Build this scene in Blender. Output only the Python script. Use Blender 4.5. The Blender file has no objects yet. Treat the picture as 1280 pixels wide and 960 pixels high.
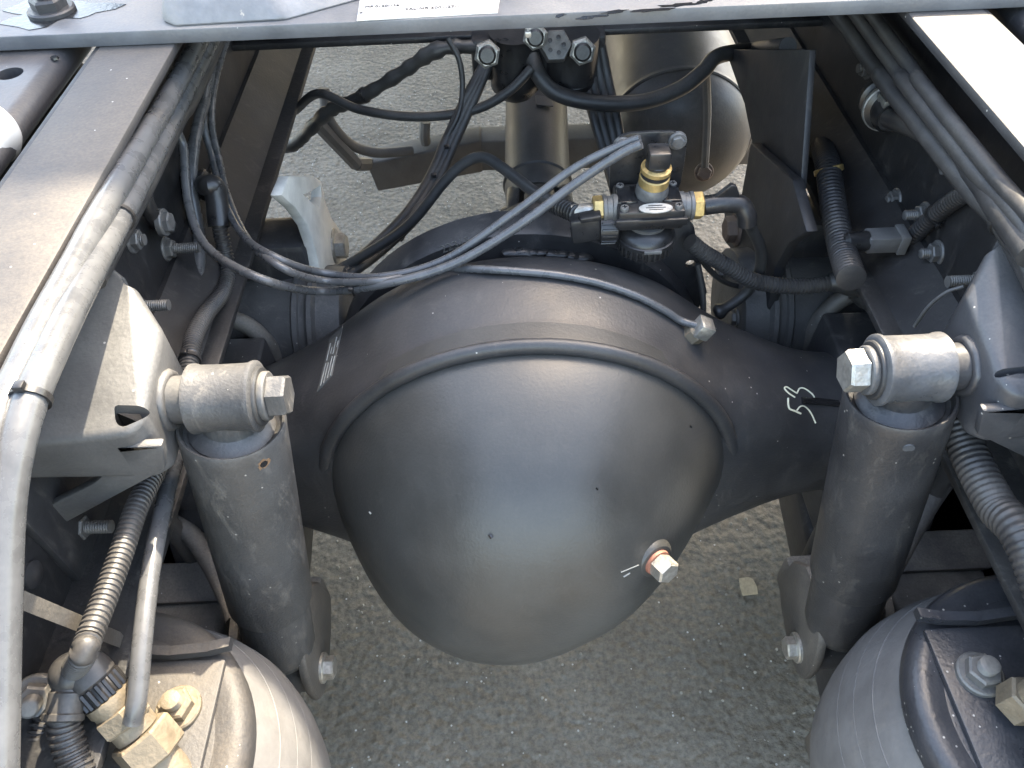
import bpy, bmesh, math, random
from mathutils import Vector, Matrix
from mathutils.bvhtree import BVHTree
random.seed(7)
S = bpy.context.scene
COL = S.collection
R = math.radians

# ------------------------------------------------------------------ camera
FPX, PITCH, ROLL = 967.0, R(48.41), R(-2.44)
CAM = Vector((-0.0426, 0.0, 1.3283))
_F = Vector((0, math.cos(PITCH), -math.sin(PITCH)))
_X = Vector((1, 0, 0)); _U = _X.cross(_F)
_c, _s = math.cos(ROLL), math.sin(ROLL)
_X, _U = _c * _X + _s * _U, -_s * _X + _c * _U
cd = bpy.data.cameras.new('camera'); cam = bpy.data.objects.new('camera', cd); COL.objects.link(cam)
cd.sensor_width = 36; cd.lens = FPX / 1280 * 36; cd.clip_start = .02; cd.clip_end = 500
cam.matrix_world = Matrix(((_X.x, _U.x, -_F.x, CAM.x), (_X.y, _U.y, -_F.y, CAM.y), (_X.z, _U.z, -_F.z, CAM.z), (0, 0, 0, 1)))
S.camera = cam

# ------------------------------------------------------------------ light
SUN_TO = Vector((.354, .70, 1.0)).normalized()
w = bpy.data.worlds.new('World'); S.world = w; w.use_nodes = True
sky = w.node_tree.nodes.new('ShaderNodeTexSky'); sky.sky_type = 'NISHITA'; sky.sun_disc = False
sky.sun_elevation = math.asin(SUN_TO.z); sky.sun_rotation = math.atan2(SUN_TO.x, SUN_TO.y)
sky.dust_density = 2.2; sky.ozone_density = .7
bg = w.node_tree.nodes['Background']; bg.inputs[1].default_value = .15
w.node_tree.links.new(sky.outputs[0], bg.inputs[0])
sd = bpy.data.lights.new('sun', 'SUN'); sd.energy = 2.0; sd.angle = R(.5); sd.color = (1, .95, .87)
sun = bpy.data.objects.new('sun', sd); COL.objects.link(sun)
sun.rotation_euler = SUN_TO.to_track_quat('Z', 'Y').to_euler(); sun.location = (2, 2, 5)
S.view_settings.view_transform = 'Standard'; S.view_settings.look = 'None'
S.view_settings.exposure = 3.3; S.view_settings.gamma = 1
S.view_settings.use_white_balance = True; S.view_settings.white_balance_temperature = 7800; S.view_settings.white_balance_tint = 8

# ------------------------------------------------------------------ helpers
def ray(px, py):
    return (_X * ((px - 640) / FPX) + _U * ((480 - py) / FPX) + _F)
def at(px, py, x=None, y=None, z=None):
    """point of the place seen along a sight line of the site photo, at a known distance / height"""
    d = ray(px, py)
    t = (x - CAM.x) / d.x if x is not None else (y - CAM.y) / d.y if y is not None else (z - CAM.z) / d.z
    return CAM + d * t
def path(*a):
    out = []
    for p in a:
        if len(p) == 3: out.append(at(p[0], p[1], y=p[2]))
        else: out.append(at(p[0], p[1], **{p[2]: p[3]}))
    return out

def catmull(pts, n=8):
    if len(pts) < 3 or n < 2: return [Vector(p) for p in pts]
    P = [Vector(p) for p in pts]; P = [P[0] * 2 - P[1]] + P + [P[-1] * 2 - P[-2]]
    out = []
    for i in range(1, len(P) - 2):
        for k in range(n):
            t = k / n; a, b, c, d = P[i - 1:i + 3]
            out.append(.5 * (2 * b + (c - a) * t + (2 * a - 5 * b + 4 * c - d) * t * t + (3 * b - a - 3 * c + d) * t ** 3))
    out.append(P[-2]); return out
def resample(pts, step):
    out = [pts[0]]; acc = 0
    for a, b in zip(pts, pts[1:]):
        L = (b - a).length
        if L < 1e-9: continue
        t = step - acc
        while t <= L:
            out.append(a.lerp(b, t / L)); t += step
        acc = L - (t - step)
    if (out[-1] - pts[-1]).length > 1e-5: out.append(pts[-1])
    return out
def tube(bm, pts, r, seg=12, n=8, rib=None, wob=0, cap=True):
    """swept round tube; rib=(pitch, amplitude) makes it corrugated; r may be a function of 0..1"""
    P = catmull(pts, n)
    if rib: P = resample(P, rib[0] / 6)
    elif wob: P = resample(P, .008)
    T = []
    for i in range(len(P)):
        t = P[min(i + 1, len(P) - 1)] - P[max(i - 1, 0)]
        T.append(t.normalized() if t.length > 1e-9 else Vector((0, 0, 1)))
    nrm = T[0].orthogonal().normalized(); rings = []; N = len(P)
    for i in range(N):
        nrm = (nrm - T[i] * nrm.dot(T[i]))
        nrm = nrm.normalized() if nrm.length > 1e-6 else T[i].orthogonal().normalized()
        bn = T[i].cross(nrm)
        rr = r(i / (N - 1)) if callable(r) else r
        if rib: rr += rib[1] * (1 if (i % 6) in (0, 1, 2) else -1)
        if wob: rr *= 1 + wob * (random.random() - .5)
        rings.append([bm.verts.new(P[i] + (nrm * math.cos(2 * math.pi * k / seg) + bn * math.sin(2 * math.pi * k / seg)) * rr) for k in range(seg)])
    for a, b in zip(rings, rings[1:]):
        for k in range(seg): bm.faces.new((a[k], a[(k + 1) % seg], b[(k + 1) % seg], b[k]))
    if cap:
        bm.faces.new(list(reversed(rings[0]))); bm.faces.new(rings[-1])
def frame(axis):
    a = Vector(axis).normalized(); u = a.orthogonal().normalized()
    if abs(a.z) < .9: u = Vector((0, 0, 1)).cross(a).normalized()
    return a, u, a.cross(u)
def lathe(bm, prof, o, axis, seg=32, rot=0, hexa=False):
    """revolve (radius, height) pairs about axis at o"""
    a, u, v = frame(axis); o = Vector(o); seg = 6 if hexa else seg; rings = []
    for r, t in prof:
        if r < 1e-6: rings.append([bm.verts.new(o + a * t)])
        else: rings.append([bm.verts.new(o + a * t + (u * math.cos(rot + 2 * math.pi * k / seg) + v * math.sin(rot + 2 * math.pi * k / seg)) * r) for k in range(seg)])
    for A, B in zip(rings, rings[1:]):
        if len(A) == 1 and len(B) == 1: continue
        for k in range(seg):
            k2 = (k + 1) % seg
            if len(A) == 1: bm.faces.new((A[0], B[k2], B[k]))
            elif len(B) == 1: bm.faces.new((A[k], A[k2], B[0]))
            else: bm.faces.new((A[k], A[k2], B[k2], B[k]))
    for e, fl in ((rings[0], True), (rings[-1], False)):
        if len(e) > 2: bm.faces.new(list(reversed(e)) if fl else e)
def bevel(bm, w, seg=2, faces=None, ang=30):
    es = [e for e in bm.edges if len(e.link_faces) == 2 and e.calc_face_angle(0) > R(ang)]
    if es: bmesh.ops.bevel(bm, geom=es, offset=w, segments=seg, profile=.5, affect='EDGES', clamp_overlap=True)
def box(bm, c, s, rot=None, bev=0, seg=2):
    b2 = bmesh.new(); bmesh.ops.create_cube(b2, size=1)
    for v in b2.verts: v.co = Vector((v.co.x * s[0], v.co.y * s[1], v.co.z * s[2]))
    if bev: bevel(b2, bev, seg)
    M = (rot.to_4x4() if rot is not None else Matrix.Identity(4))
    M = Matrix.Translation(c) @ M
    merge(bm, b2, M)
def merge(bm, b2, M=None):
    if M is not None: bmesh.ops.transform(b2, matrix=M, verts=b2.verts)
    vm = {v: bm.verts.new(v.co) for v in b2.verts}
    for f in b2.faces: bm.faces.new([vm[v] for v in f.verts])
    b2.free()
def prism(bm, poly, ext, bev=0, seg=2):
    b2 = bmesh.new(); ext = Vector(ext)
    A = [b2.verts.new(Vector(p)) for p in poly]; B = [b2.verts.new(Vector(p) + ext) for p in poly]
    b2.faces.new(A); b2.faces.new(list(reversed(B)))
    for k in range(len(A)): b2.faces.new((A[k], B[k], B[(k + 1) % len(A)], A[(k + 1) % len(A)]))
    bmesh.ops.recalc_face_normals(b2, faces=b2.faces)
    if bev: bevel(b2, bev, seg)
    merge(bm, b2)
def hull(bm, pts, bev=0, seg=3):
    b2 = bmesh.new()
    for p in pts: b2.verts.new(p)
    g = bmesh.ops.convex_hull(b2, input=b2.verts)
    bmesh.ops.delete(b2, geom=[v for v in b2.verts if not v.link_faces], context='VERTS')
    bmesh.ops.dissolve_limit(b2, angle_limit=R(2), verts=b2.verts, edges=b2.edges)
    bmesh.ops.recalc_face_normals(b2, faces=b2.faces)
    if bev: bevel(b2, bev, seg, ang=15)
    merge(bm, b2)
def NB(): return bmesh.new()

def obj(name, bm, mat, parent=None, sharp=35, kind=None, label=None):
    bmesh.ops.recalc_face_normals(bm, faces=bm.faces)
    if parent is not None: org = Vector(parent.get('_o', (0, 0, 0)))
    else:
        lo = [min(v.co[i] for v in bm.verts) for i in range(3)]; hi = [max(v.co[i] for v in bm.verts) for i in range(3)]
        org = Vector(((lo[0] + hi[0]) / 2, (lo[1] + hi[1]) / 2, lo[2]))
    bmesh.ops.translate(bm, verts=bm.verts, vec=-org)
    me = bpy.data.meshes.new(name); bm.to_mesh(me); bm.free()
    me.polygons.foreach_set('use_smooth', [True] * len(me.polygons)); me.set_sharp_from_angle(angle=R(sharp))
    me.materials.append(mat)
    o = bpy.data.objects.new(name, me); COL.objects.link(o)
    o['_o'] = tuple(org)
    if parent is not None: o.parent = parent
    else: o.location = org
    if kind: o['kind'] = kind
    if label: o['label'] = label
    return o
def tag(o, label, cat, group=None):
    o['label'] = label; o['category'] = cat
    if group: o['group'] = group
    return o
def thing(name, label, cat, loc, group=None):
    o = bpy.data.objects.new(name, None); COL.objects.link(o); o.location = loc; o['_o'] = tuple(loc)
    o.empty_display_size = .05
    return tag(o, label, cat, group)
def bvh(o):
    off = Vector(o['_o'])
    me = o.data
    return BVHTree.FromPolygons([v.co + off for v in me.vertices], [tuple(p.vertices) for p in me.polygons])
def hit(tree, px, py, lift=0):
    d = ray(px, py).normalized(); h = tree.ray_cast(CAM, d)
    if h[0] is None: return None, None
    n = h[1] if h[1].dot(d) < 0 else -h[1]
    return h[0] + n * lift, n
def cut(o, cutter_bm):
    """boolean difference, applied"""
    bmesh.ops.recalc_face_normals(cutter_bm, faces=cutter_bm.faces)
    bmesh.ops.translate(cutter_bm, verts=cutter_bm.verts, vec=-Vector(o['_o']))
    me = bpy.data.meshes.new('cut'); cutter_bm.to_mesh(me); cutter_bm.free()
    c = bpy.data.objects.new('cut', me); COL.objects.link(c); c.matrix_world = Matrix.Translation(o['_o'])
    m = o.modifiers.new('b', 'BOOLEAN'); m.object = c; m.operation = 'DIFFERENCE'; m.solver = 'EXACT'
    bpy.context.view_layer.update()
    dg = bpy.context.evaluated_depsgraph_get()
    new = bpy.data.meshes.new_from_object(o.evaluated_get(dg))
    o.modifiers.clear(); o.data = new
    bpy.data.objects.remove(c)
    new.polygons.foreach_set('use_smooth', [True] * len(new.polygons)); new.set_sharp_from_angle(angle=R(35))

# ------------------------------------------------------------------ materials
def nd(nt, typ, **kw):
    n = nt.nodes.new(typ)
    for k, v in kw.items():
        if k in n.inputs: n.inputs[k].default_value = v
        else: setattr(n, k, v)
    return n
def mat(name, col, rough=.5, metal=0, dust=0, dcol=(.30, .25, .19), dscale=7, up=.6, speck=0, bump=.12, bscale=260,
        big=0, chip=0, chipcol=(.35, .30, .25), spec=.5, coat=0, scuff=0, lowdirt=None):
    m = bpy.data.materials.new(name); m.use_nodes = True; nt = m.node_tree; L = nt.links.new
    b = nt.nodes['Principled BSDF']; b.inputs['Metallic'].default_value = metal
    b.inputs['Specular IOR Level'].default_value = spec
    b.inputs['Coat Weight'].default_value = coat
    tc = nd(nt, 'ShaderNodeTexCoord'); geo = nd(nt, 'ShaderNodeNewGeometry')
    n1 = nd(nt, 'ShaderNodeTexNoise', Scale=dscale, Detail=6, Roughness=.62); L(tc.outputs['Object'], n1.inputs['Vector'])
    # faint tone change of the base
    n0 = nd(nt, 'ShaderNodeTexNoise', Scale=dscale * 3.1, Detail=4, Roughness=.6); L(tc.outputs['Object'], n0.inputs['Vector'])
    v0 = nd(nt, 'ShaderNodeMapRange'); L(n0.outputs[0], v0.inputs[0])
    for i, x in enumerate((.3, .7, .78, 1.22)): v0.inputs[1 + i].default_value = x
    base = nd(nt, 'ShaderNodeMix', data_type='RGBA', blend_type='MULTIPLY'); base.inputs['Factor'].default_value = 1
    base.inputs['A'].default_value = (*col, 1); L(v0.outputs[0], base.inputs['B'])
    colout = base.outputs['Result']
    ro = nd(nt, 'ShaderNodeMapRange'); L(n0.outputs[0], ro.inputs[0])
    for i, x in enumerate((.3, .7, max(.05, rough - .07), min(1, rough + .07))): ro.inputs[1 + i].default_value = x
    rout = ro.outputs[0]
    if dust:
        sx = nd(nt, 'ShaderNodeSeparateXYZ'); L(geo.outputs['Normal'], sx.inputs[0])
        um = nd(nt, 'ShaderNodeMapRange'); L(sx.outputs['Z'], um.inputs[0])
        for i, x in enumerate((-.3, .9, 1 - up, 1)): um.inputs[1 + i].default_value = x
        dm = nd(nt, 'ShaderNodeMapRange'); L(n1.outputs[0], dm.inputs[0])
        for i, x in enumerate((.36, .68, .12, 1)): dm.inputs[1 + i].default_value = x
        n2 = nd(nt, 'ShaderNodeTexNoise', Scale=420, Detail=3); L(tc.outputs['Object'], n2.inputs['Vector'])
        gm = nd(nt, 'ShaderNodeMapRange'); L(n2.outputs[0], gm.inputs[0])
        for i, x in enumerate((.3, .7, .65, 1.2)): gm.inputs[1 + i].default_value = x
        m1 = nd(nt, 'ShaderNodeMath', operation='MULTIPLY'); L(um.outputs[0], m1.inputs[0]); L(dm.outputs[0], m1.inputs[1])
        m2 = nd(nt, 'ShaderNodeMath', operation='MULTIPLY'); L(m1.outputs[0], m2.inputs[0]); L(gm.outputs[0], m2.inputs[1])
        m3 = nd(nt, 'ShaderNodeMath', operation='MULTIPLY', use_clamp=True); L(m2.outputs[0], m3.inputs[0]); m3.inputs[1].default_value = dust
        mx = nd(nt, 'ShaderNodeMix', data_type='RGBA'); L(m3.outputs[0], mx.inputs['Factor']); L(colout, mx.inputs['A']); mx.inputs['B'].default_value = (*dcol, 1)
        colout = mx.outputs['Result']
        rm = nd(nt, 'ShaderNodeMix'); L(m3.outputs[0], rm.inputs['Factor']); L(rout, rm.inputs['A']); rm.inputs['B'].default_value = .92
        rout = rm.outputs['Result']
    if chip:
        n3 = nd(nt, 'ShaderNodeTexNoise', Scale=38, Detail=8, Roughness=.7); L(tc.outputs['Object'], n3.inputs['Vector'])
        cr = nd(nt, 'ShaderNodeMapRange'); L(n3.outputs[0], cr.inputs[0])
        for i, x in enumerate((.70 - chip, .74 - chip, 0, 1)): cr.inputs[1 + i].default_value = x
        mx = nd(nt, 'ShaderNodeMix', data_type='RGBA'); L(cr.outputs[0], mx.inputs['Factor']); L(colout, mx.inputs['A']); mx.inputs['B'].default_value = (*chipcol, 1)
        colout = mx.outputs['Result']
    if scuff:
        mp = nd(nt, 'ShaderNodeMapping'); mp.inputs['Scale'].default_value = (26, 26, 9); mp.inputs['Rotation'].default_value = (.5, .3, .7); L(tc.outputs['Object'], mp.inputs[0])
        ns = nd(nt, 'ShaderNodeTexNoise', Scale=2.2, Detail=9, Roughness=.78, Distortion=.6); L(mp.outputs[0], ns.inputs['Vector'])
        cs = nd(nt, 'ShaderNodeMapRange'); L(ns.outputs[0], cs.inputs[0])
        for i, x in enumerate((.53, .70, 0, scuff)): cs.inputs[1 + i].default_value = x
        mx = nd(nt, 'ShaderNodeMix', data_type='RGBA'); L(cs.outputs[0], mx.inputs['Factor']); L(colout, mx.inputs['A']); mx.inputs['B'].default_value = (.21, .19, .165, 1)
        colout = mx.outputs['Result']
        rm = nd(nt, 'ShaderNodeMix'); L(cs.outputs[0], rm.inputs['Factor']); L(rout, rm.inputs['A']); rm.inputs['B'].default_value = .9; rout = rm.outputs['Result']
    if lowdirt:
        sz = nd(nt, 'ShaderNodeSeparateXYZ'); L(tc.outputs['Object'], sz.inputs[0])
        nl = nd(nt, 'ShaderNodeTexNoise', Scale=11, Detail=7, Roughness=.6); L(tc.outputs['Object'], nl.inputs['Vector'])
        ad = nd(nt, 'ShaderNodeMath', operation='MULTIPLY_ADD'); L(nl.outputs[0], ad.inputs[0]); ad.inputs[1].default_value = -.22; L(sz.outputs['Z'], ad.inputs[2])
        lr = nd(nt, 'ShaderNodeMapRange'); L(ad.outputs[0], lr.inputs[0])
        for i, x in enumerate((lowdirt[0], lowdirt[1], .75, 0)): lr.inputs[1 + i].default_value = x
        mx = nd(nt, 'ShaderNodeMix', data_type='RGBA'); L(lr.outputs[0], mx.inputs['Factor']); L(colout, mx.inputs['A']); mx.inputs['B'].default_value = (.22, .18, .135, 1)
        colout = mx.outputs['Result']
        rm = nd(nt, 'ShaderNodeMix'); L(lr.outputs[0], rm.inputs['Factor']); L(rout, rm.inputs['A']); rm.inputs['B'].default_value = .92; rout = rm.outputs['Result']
    if speck:
        vo = nd(nt, 'ShaderNodeTexVoronoi', Scale=150); L(tc.outputs['Object'], vo.inputs['Vector'])
        vr = nd(nt, 'ShaderNodeMath', operation='LESS_THAN'); L(vo.outputs['Distance'], vr.inputs[0]); vr.inputs[1].default_value = .13
        sc = nd(nt, 'ShaderNodeSeparateColor'); L(vo.outputs['Color'], sc.inputs[0])
        v2 = nd(nt, 'ShaderNodeMath', operation='LESS_THAN'); L(sc.outputs[0], v2.inputs[0]); v2.inputs[1].default_value = speck
        v3 = nd(nt, 'ShaderNodeMath', operation='MULTIPLY'); L(vr.outputs[0], v3.inputs[0]); L(v2.outputs[0], v3.inputs[1])
        mx = nd(nt, 'ShaderNodeMix', data_type='RGBA'); L(v3.outputs[0], mx.inputs['Factor']); L(colout, mx.inputs['A']); mx.inputs['B'].default_value = (.33, .31, .28, 1)
        colout = mx.outputs['Result']
    L(colout, b.inputs['Base Color']); L(rout, b.inputs['Roughness'])
    nb = nd(nt, 'ShaderNodeTexNoise', Scale=bscale, Detail=4); L(tc.outputs['Object'], nb.inputs['Vector'])
    bp = nd(nt, 'ShaderNodeBump', Strength=bump, Distance=.002); L(nb.outputs[0], bp.inputs['Height'])
    last = bp
    if big:
        ng = nd(nt, 'ShaderNodeTexNoise', Scale=14, Detail=3); L(tc.outputs['Object'], ng.inputs['Vector'])
        b2 = nd(nt, 'ShaderNodeBump', Strength=big, Distance=.01); L(ng.outputs[0], b2.inputs['Height']); L(bp.outputs[0], b2.inputs['Normal']); last = b2
    L(last.outputs[0], b.inputs['Normal'])
    return m
M_AXLE = mat('axle_paint', (.023, .024, .027), .38, scuff=.12, dust=.18, dcol=(.20, .18, .15), dscale=5, up=.5, speck=.05, bump=.16, bscale=330, big=.05)
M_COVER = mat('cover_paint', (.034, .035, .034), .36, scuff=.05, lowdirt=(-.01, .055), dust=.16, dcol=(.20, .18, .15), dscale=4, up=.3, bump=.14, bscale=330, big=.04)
M_BLACK = mat('black_paint', (.020, .020, .022), .40, scuff=.25, dust=.16, dcol=(.20, .18, .16), dscale=9, speck=.04)
M_RAIL = mat('rail_paint', (.026, .026, .029), .54, dust=.36, dcol=(.22, .185, .145), dscale=6, up=.97, speck=.05, bump=.2)
M_RAILLOW = mat('lower_flange_paint', (.015, .015, .016), .5, dust=.09, dcol=(.22, .19, .16), dscale=11, up=.8, scuff=.3, bump=.25)
M_DARK = mat('black_web_paint', (.013, .013, .0145), .5, dust=.10, dcol=(.16, .14, .12), scuff=.2, dscale=9)
M_DUSTY = mat('dusty_black_paint', (.040, .039, .038), .5, dust=.75, dcol=(.31, .27, .22), dscale=8, up=.7, speck=.06, bump=.25)
M_SHOCK = mat('shock_paint', (.052, .052, .052), .37, scuff=.5, dust=.28, dcol=(.22, .205, .185), dscale=7, up=.6, speck=.06, bump=.22, bscale=420)
M_PLATE = mat('grey_plate_paint', (.085, .088, .095), .40, dust=.45, dcol=(.36, .31, .25), dscale=6, up=.8, speck=.03, bump=.18, chip=.0)
M_CAST = mat('grey_cast_paint', (.16, .16, .165), .45, dust=.35, dcol=(.34, .28, .21), dscale=14, bump=.5, bscale=90, chip=.05)
M_RUBBER = mat('hose_rubber', (.022, .022, .023), .42, dust=.22, dcol=(.22, .21, .19), dscale=12, up=.4, bump=.08)
M_HOSEG = mat('grey_nylon_hose', (.075, .076, .078), .27, dust=.06, dcol=(.25, .24, .22), dscale=20, up=.4, bump=.06)
M_CONDUIT = mat('conduit_plastic', (.020, .020, .022), .38, dust=.22, dcol=(.30, .27, .23), dscale=14, up=.5, bump=.06)
M_PLASTIC = mat('black_plastic', (.011, .011, .012), .30, dust=.1, dcol=(.28, .25, .22), dscale=25, up=.4, bump=.1)
M_GPLASTIC = mat('grey_plastic', (.10, .10, .10), .45, dust=.2, dscale=20)
M_BELLOW = mat('bellow_rubber', (.120, .118, .117), .72, scuff=.3, dust=.35, dcol=(.17, .16, .15), dscale=9, up=.2, bump=.25, bscale=160)
M_AIRTOP = mat('air_spring_plate_paint', (.026, .027, .030), .55, dust=.45, dcol=(.14, .115, .085), dscale=10, up=.9, speck=.12, bump=.3)
M_STEEL = mat('zinc_steel', (.42, .41, .38), .38, metal=.8, dust=.55, dcol=(.26, .22, .16), dscale=70, bump=.3, chip=.05, chipcol=(.16, .10, .06))
M_DSTEEL = mat('painted_bolt', (.10, .10, .10), .38, metal=.2, dust=.35, dcol=(.32, .28, .22), dscale=40, bump=.2)
M_BLUESTEEL = mat('grey_painted_steel', (.075, .08, .088), .30, scuff=.3, metal=.1, dust=.2, dcol=(.34, .29, .22), dscale=20, bump=.2, speck=.05)
M_BRASS = mat('brass', (.55, .38, .15), .38, metal=.7, dust=.35, dcol=(.34, .26, .15), dscale=40, bump=.25, chip=.02, chipcol=(.05, .045, .04))
M_COPPER = mat('copper_seal', (.27, .09, .055), .55, metal=.2, dust=.4, dscale=60)
M_DBRASS = mat('dirty_brass', (.20, .16, .11), .5, metal=.45, dust=.7, dcol=(.19, .165, .13), dscale=22, bump=.4, chip=.06, chipcol=(.36, .24, .08))
M_TYRE = mat('tyre_rubber', (.045, .044, .043), .8, dust=.3, dcol=(.16, .15, .13), dscale=5, up=.1, bump=.3)
M_RUST = mat('rusty_steel', (.15, .10, .075), .75, dust=.6, dcol=(.26, .21, .16), dscale=9, bump=.4, bscale=120)
M_BEAM = mat('dusty_grey_steel', (.115, .108, .100), .6, dust=.5, dcol=(.20, .178, .152), dscale=8, bump=.25)
M_SHAFT = mat('shaft_paint', (.060, .059, .058), .42, dust=.3, dcol=(.24, .21, .18), dscale=6, up=.4, bump=.12)
M_TANK = mat('tank_paint', (.050, .050, .051), .36, metal=.1, scuff=.3, dust=.35, dcol=(.26, .22, .18), dscale=7, up=.3, bump=.1)
M_ALU = mat('nameplate_aluminium', (.60, .58, .54), .42, metal=.45, dust=.35, dcol=(.36, .31, .25), dscale=30, up=.2, bump=.2)
M_LABEL = mat('label_foil', (.11, .115, .112), .4, metal=.3, dust=.2, dscale=60)
M_INK = mat('dark_print', (.04, .035, .03), .6)
M_PRINT = mat('pale_print', (.24, .25, .235), .7)
M_CHALK = mat('paint_marker', (.62, .62, .48), .7, bump=.4, bscale=500)
M_CHALKD = mat('faint_chalk', (.11, .105, .095), .9)
M_WHITE = mat('white_paint', (.62, .60, .56), .45, dust=.3, dcol=(.35, .30, .24), dscale=6, up=.4)
M_CAB = mat('cab_paint', (.15, .20, .28), .3, bump=.02)
M_ARM = mat('arm_painted_sun', (.62, .60, .54), .5, dust=.4, dcol=(.30, .26, .20), dscale=7, bump=.25)  # pale colour carries the sunlight on the left arm bracket
M_RUSTSPOT = mat('orange_rust', (.17, .085, .035), .9, dust=.5, dscale=90)
M_WET = mat('black_glossy_touch_up', (.012, .012, .013), .18)
M_LEAF = mat('dry_paper', (.36, .29, .19), .9, dust=.3, dscale=60)

def asphalt():
    m = bpy.data.materials.new('asphalt'); m.use_nodes = True; nt = m.node_tree; L = nt.links.new
    b = nt.nodes['Principled BSDF']; tc = nd(nt, 'ShaderNodeTexCoord')
    n1 = nd(nt, 'ShaderNodeTexNoise', Scale=3.2, Detail=10, Roughness=.65); L(tc.outputs['Object'], n1.inputs[0])
    r1 = nd(nt, 'ShaderNodeValToRGB'); L(n1.outputs[0], r1.inputs[0])
    e = r1.color_ramp.elements; e[0].position = .33; e[0].color = (.116, .100, .079, 1); e[1].position = .68; e[1].color = (.188, .166, .135, 1)
    n2 = nd(nt, 'ShaderNodeTexNoise', Scale=100, Detail=8, Roughness=.72); L(tc.outputs['Object'], n2.inputs[0])
    r2 = nd(nt, 'ShaderNodeMapRange'); L(n2.outputs[0], r2.inputs[0])
    for i, x in enumerate((.30, .70, .58, 1.45)): r2.inputs[1 + i].default_value = x
    mu = nd(nt, 'ShaderNodeMix', data_type='RGBA', blend_type='MULTIPLY'); mu.inputs['Factor'].default_value = 1
    L(r1.outputs[0], mu.inputs['A']); L(r2.outputs[0], mu.inputs['B'])
    vo = nd(nt, 'ShaderNodeTexVoronoi', Scale=120, Randomness=1); L(tc.outputs['Object'], vo.inputs['Vector'])
    sc = nd(nt, 'ShaderNodeSeparateColor'); L(vo.outputs['Color'], sc.inputs[0])
    a1 = nd(nt, 'ShaderNodeMath', operation='LESS_THAN'); L(sc.outputs[0], a1.inputs[0]); a1.inputs[1].default_value = .035
    a2 = nd(nt, 'ShaderNodeMath', operation='LESS_THAN'); L(vo.outputs['Distance'], a2.inputs[0]); a2.inputs[1].default_value = .22
    a3 = nd(nt, 'ShaderNodeMath', operation='MULTIPLY'); L(a1.outputs[0], a3.inputs[0]); L(a2.outputs[0], a3.inputs[1])
    mx = nd(nt, 'ShaderNodeMix', data_type='RGBA'); L(a3.outputs[0], mx.inputs['Factor']); L(mu.outputs['Result'], mx.inputs['A']); mx.inputs['B'].default_value = (.40, .39, .36, 1)
    L(mx.outputs['Result'], b.inputs['Base Color']); b.inputs['Roughness'].default_value = .9; b.inputs['Specular IOR Level'].default_value = .25
    v2 = nd(nt, 'ShaderNodeTexVoronoi', Scale=75, feature='SMOOTH_F1'); L(tc.outputs['Object'], v2.inputs['Vector'])
    n3 = nd(nt, 'ShaderNodeTexNoise', Scale=38, Detail=6); L(tc.outputs['Object'], n3.inputs[0])
    b1 = nd(nt, 'ShaderNodeBump', Strength=.8, Distance=.008); L(v2.outputs['Distance'], b1.inputs['Height'])
    b1.invert = True
    b2 = nd(nt, 'ShaderNodeBump', Strength=.8, Distance=.012); L(n3.outputs[0], b2.inputs['Height']); L(b1.outputs[0], b2.inputs['Normal'])
    b3 = nd(nt, 'ShaderNodeBump', Strength=.5, Distance=.004); L(n2.outputs[0], b3.inputs['Height']); L(b2.outputs[0], b3.inputs['Normal'])
    L(b3.outputs[0], b.inputs['Normal'])
    return m
M_ASPH = asphalt()
M_GRIT = mat('grit_stone', (.22, .20, .17), .9, bump=.3)

# ------------------------------------------------------------------ small builders
def bolt(name, parent, o, axis, size, h=None, washer=True, mat_=None, stud=0, rot=.3, srad=None):
    """hexagon head (size = across corners / 2) with washer part and optional threaded stud part"""
    h = h or size * .9; mat_ = mat_ or M_DSTEEL; o = Vector(o); a = Vector(axis).normalized()
    bm = NB(); lathe(bm, [(size * .93, 0), (size, size * .08), (size, h - size * .12), (size * .86, h)], o, a, hexa=True, rot=rot)
    hd = obj(name, bm, mat_, parent, sharp=25)
    if washer:
        bm = NB(); lathe(bm, [(size * 1.32, -.004), (size * 1.32, .0008), (size * 1.22, .0022), (size * .8, .0022)], o, a, 28)
        obj('washer', bm, mat_, hd)
    if stud:
        bm = NB(); r = srad or size * .55; pr = []; t = h - .004; k = 0
        while t < h + stud: pr.append((r if k % 2 else r * .86, t)); t += .0011; k += 1
        pr += [(r * .7, h + stud)]
        lathe(bm, pr, o, a, 20); obj('threaded_end', bm, mat_, hd, sharp=60)
    return hd
def tie(parent, P, d, r, m=None):
    """cable tie round a hose at P along direction d"""
    d = Vector(d).normalized(); a, u, v = frame(d); bm = NB()
    lathe(bm, [(r + .0004, -.002), (r + .0016, -.002), (r + .0016, .002), (r + .0004, .002)], P, d, 24)
    k = (Vector((0, -.7, .7)) - d * Vector((0, -.7, .7)).dot(d)).normalized()
    box(bm, P + k * (r + .002), (.006, .006, .005), bev=.0008)
    return obj('cable_tie', bm, m or M_PLASTIC, parent)
def hose(name, label, pts, r, mat_, cat='hose', rib=None, wob=0, seg=12, group=None, ties=()):
    bm = NB(); tube(bm, pts, r, seg=seg, rib=rib, wob=wob)
    o = obj(name, bm, mat_, sharp=50); tag(o, label, cat, group)
    P = catmull(pts, 8); rr = r if not callable(r) else r(.5)
    for t in ties:
        i = min(len(P) - 2, int(t * (len(P) - 1))); tie(o, P[i], P[i + 1] - P[i], rr + (rib[1] if rib else 0))
    return o
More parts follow.
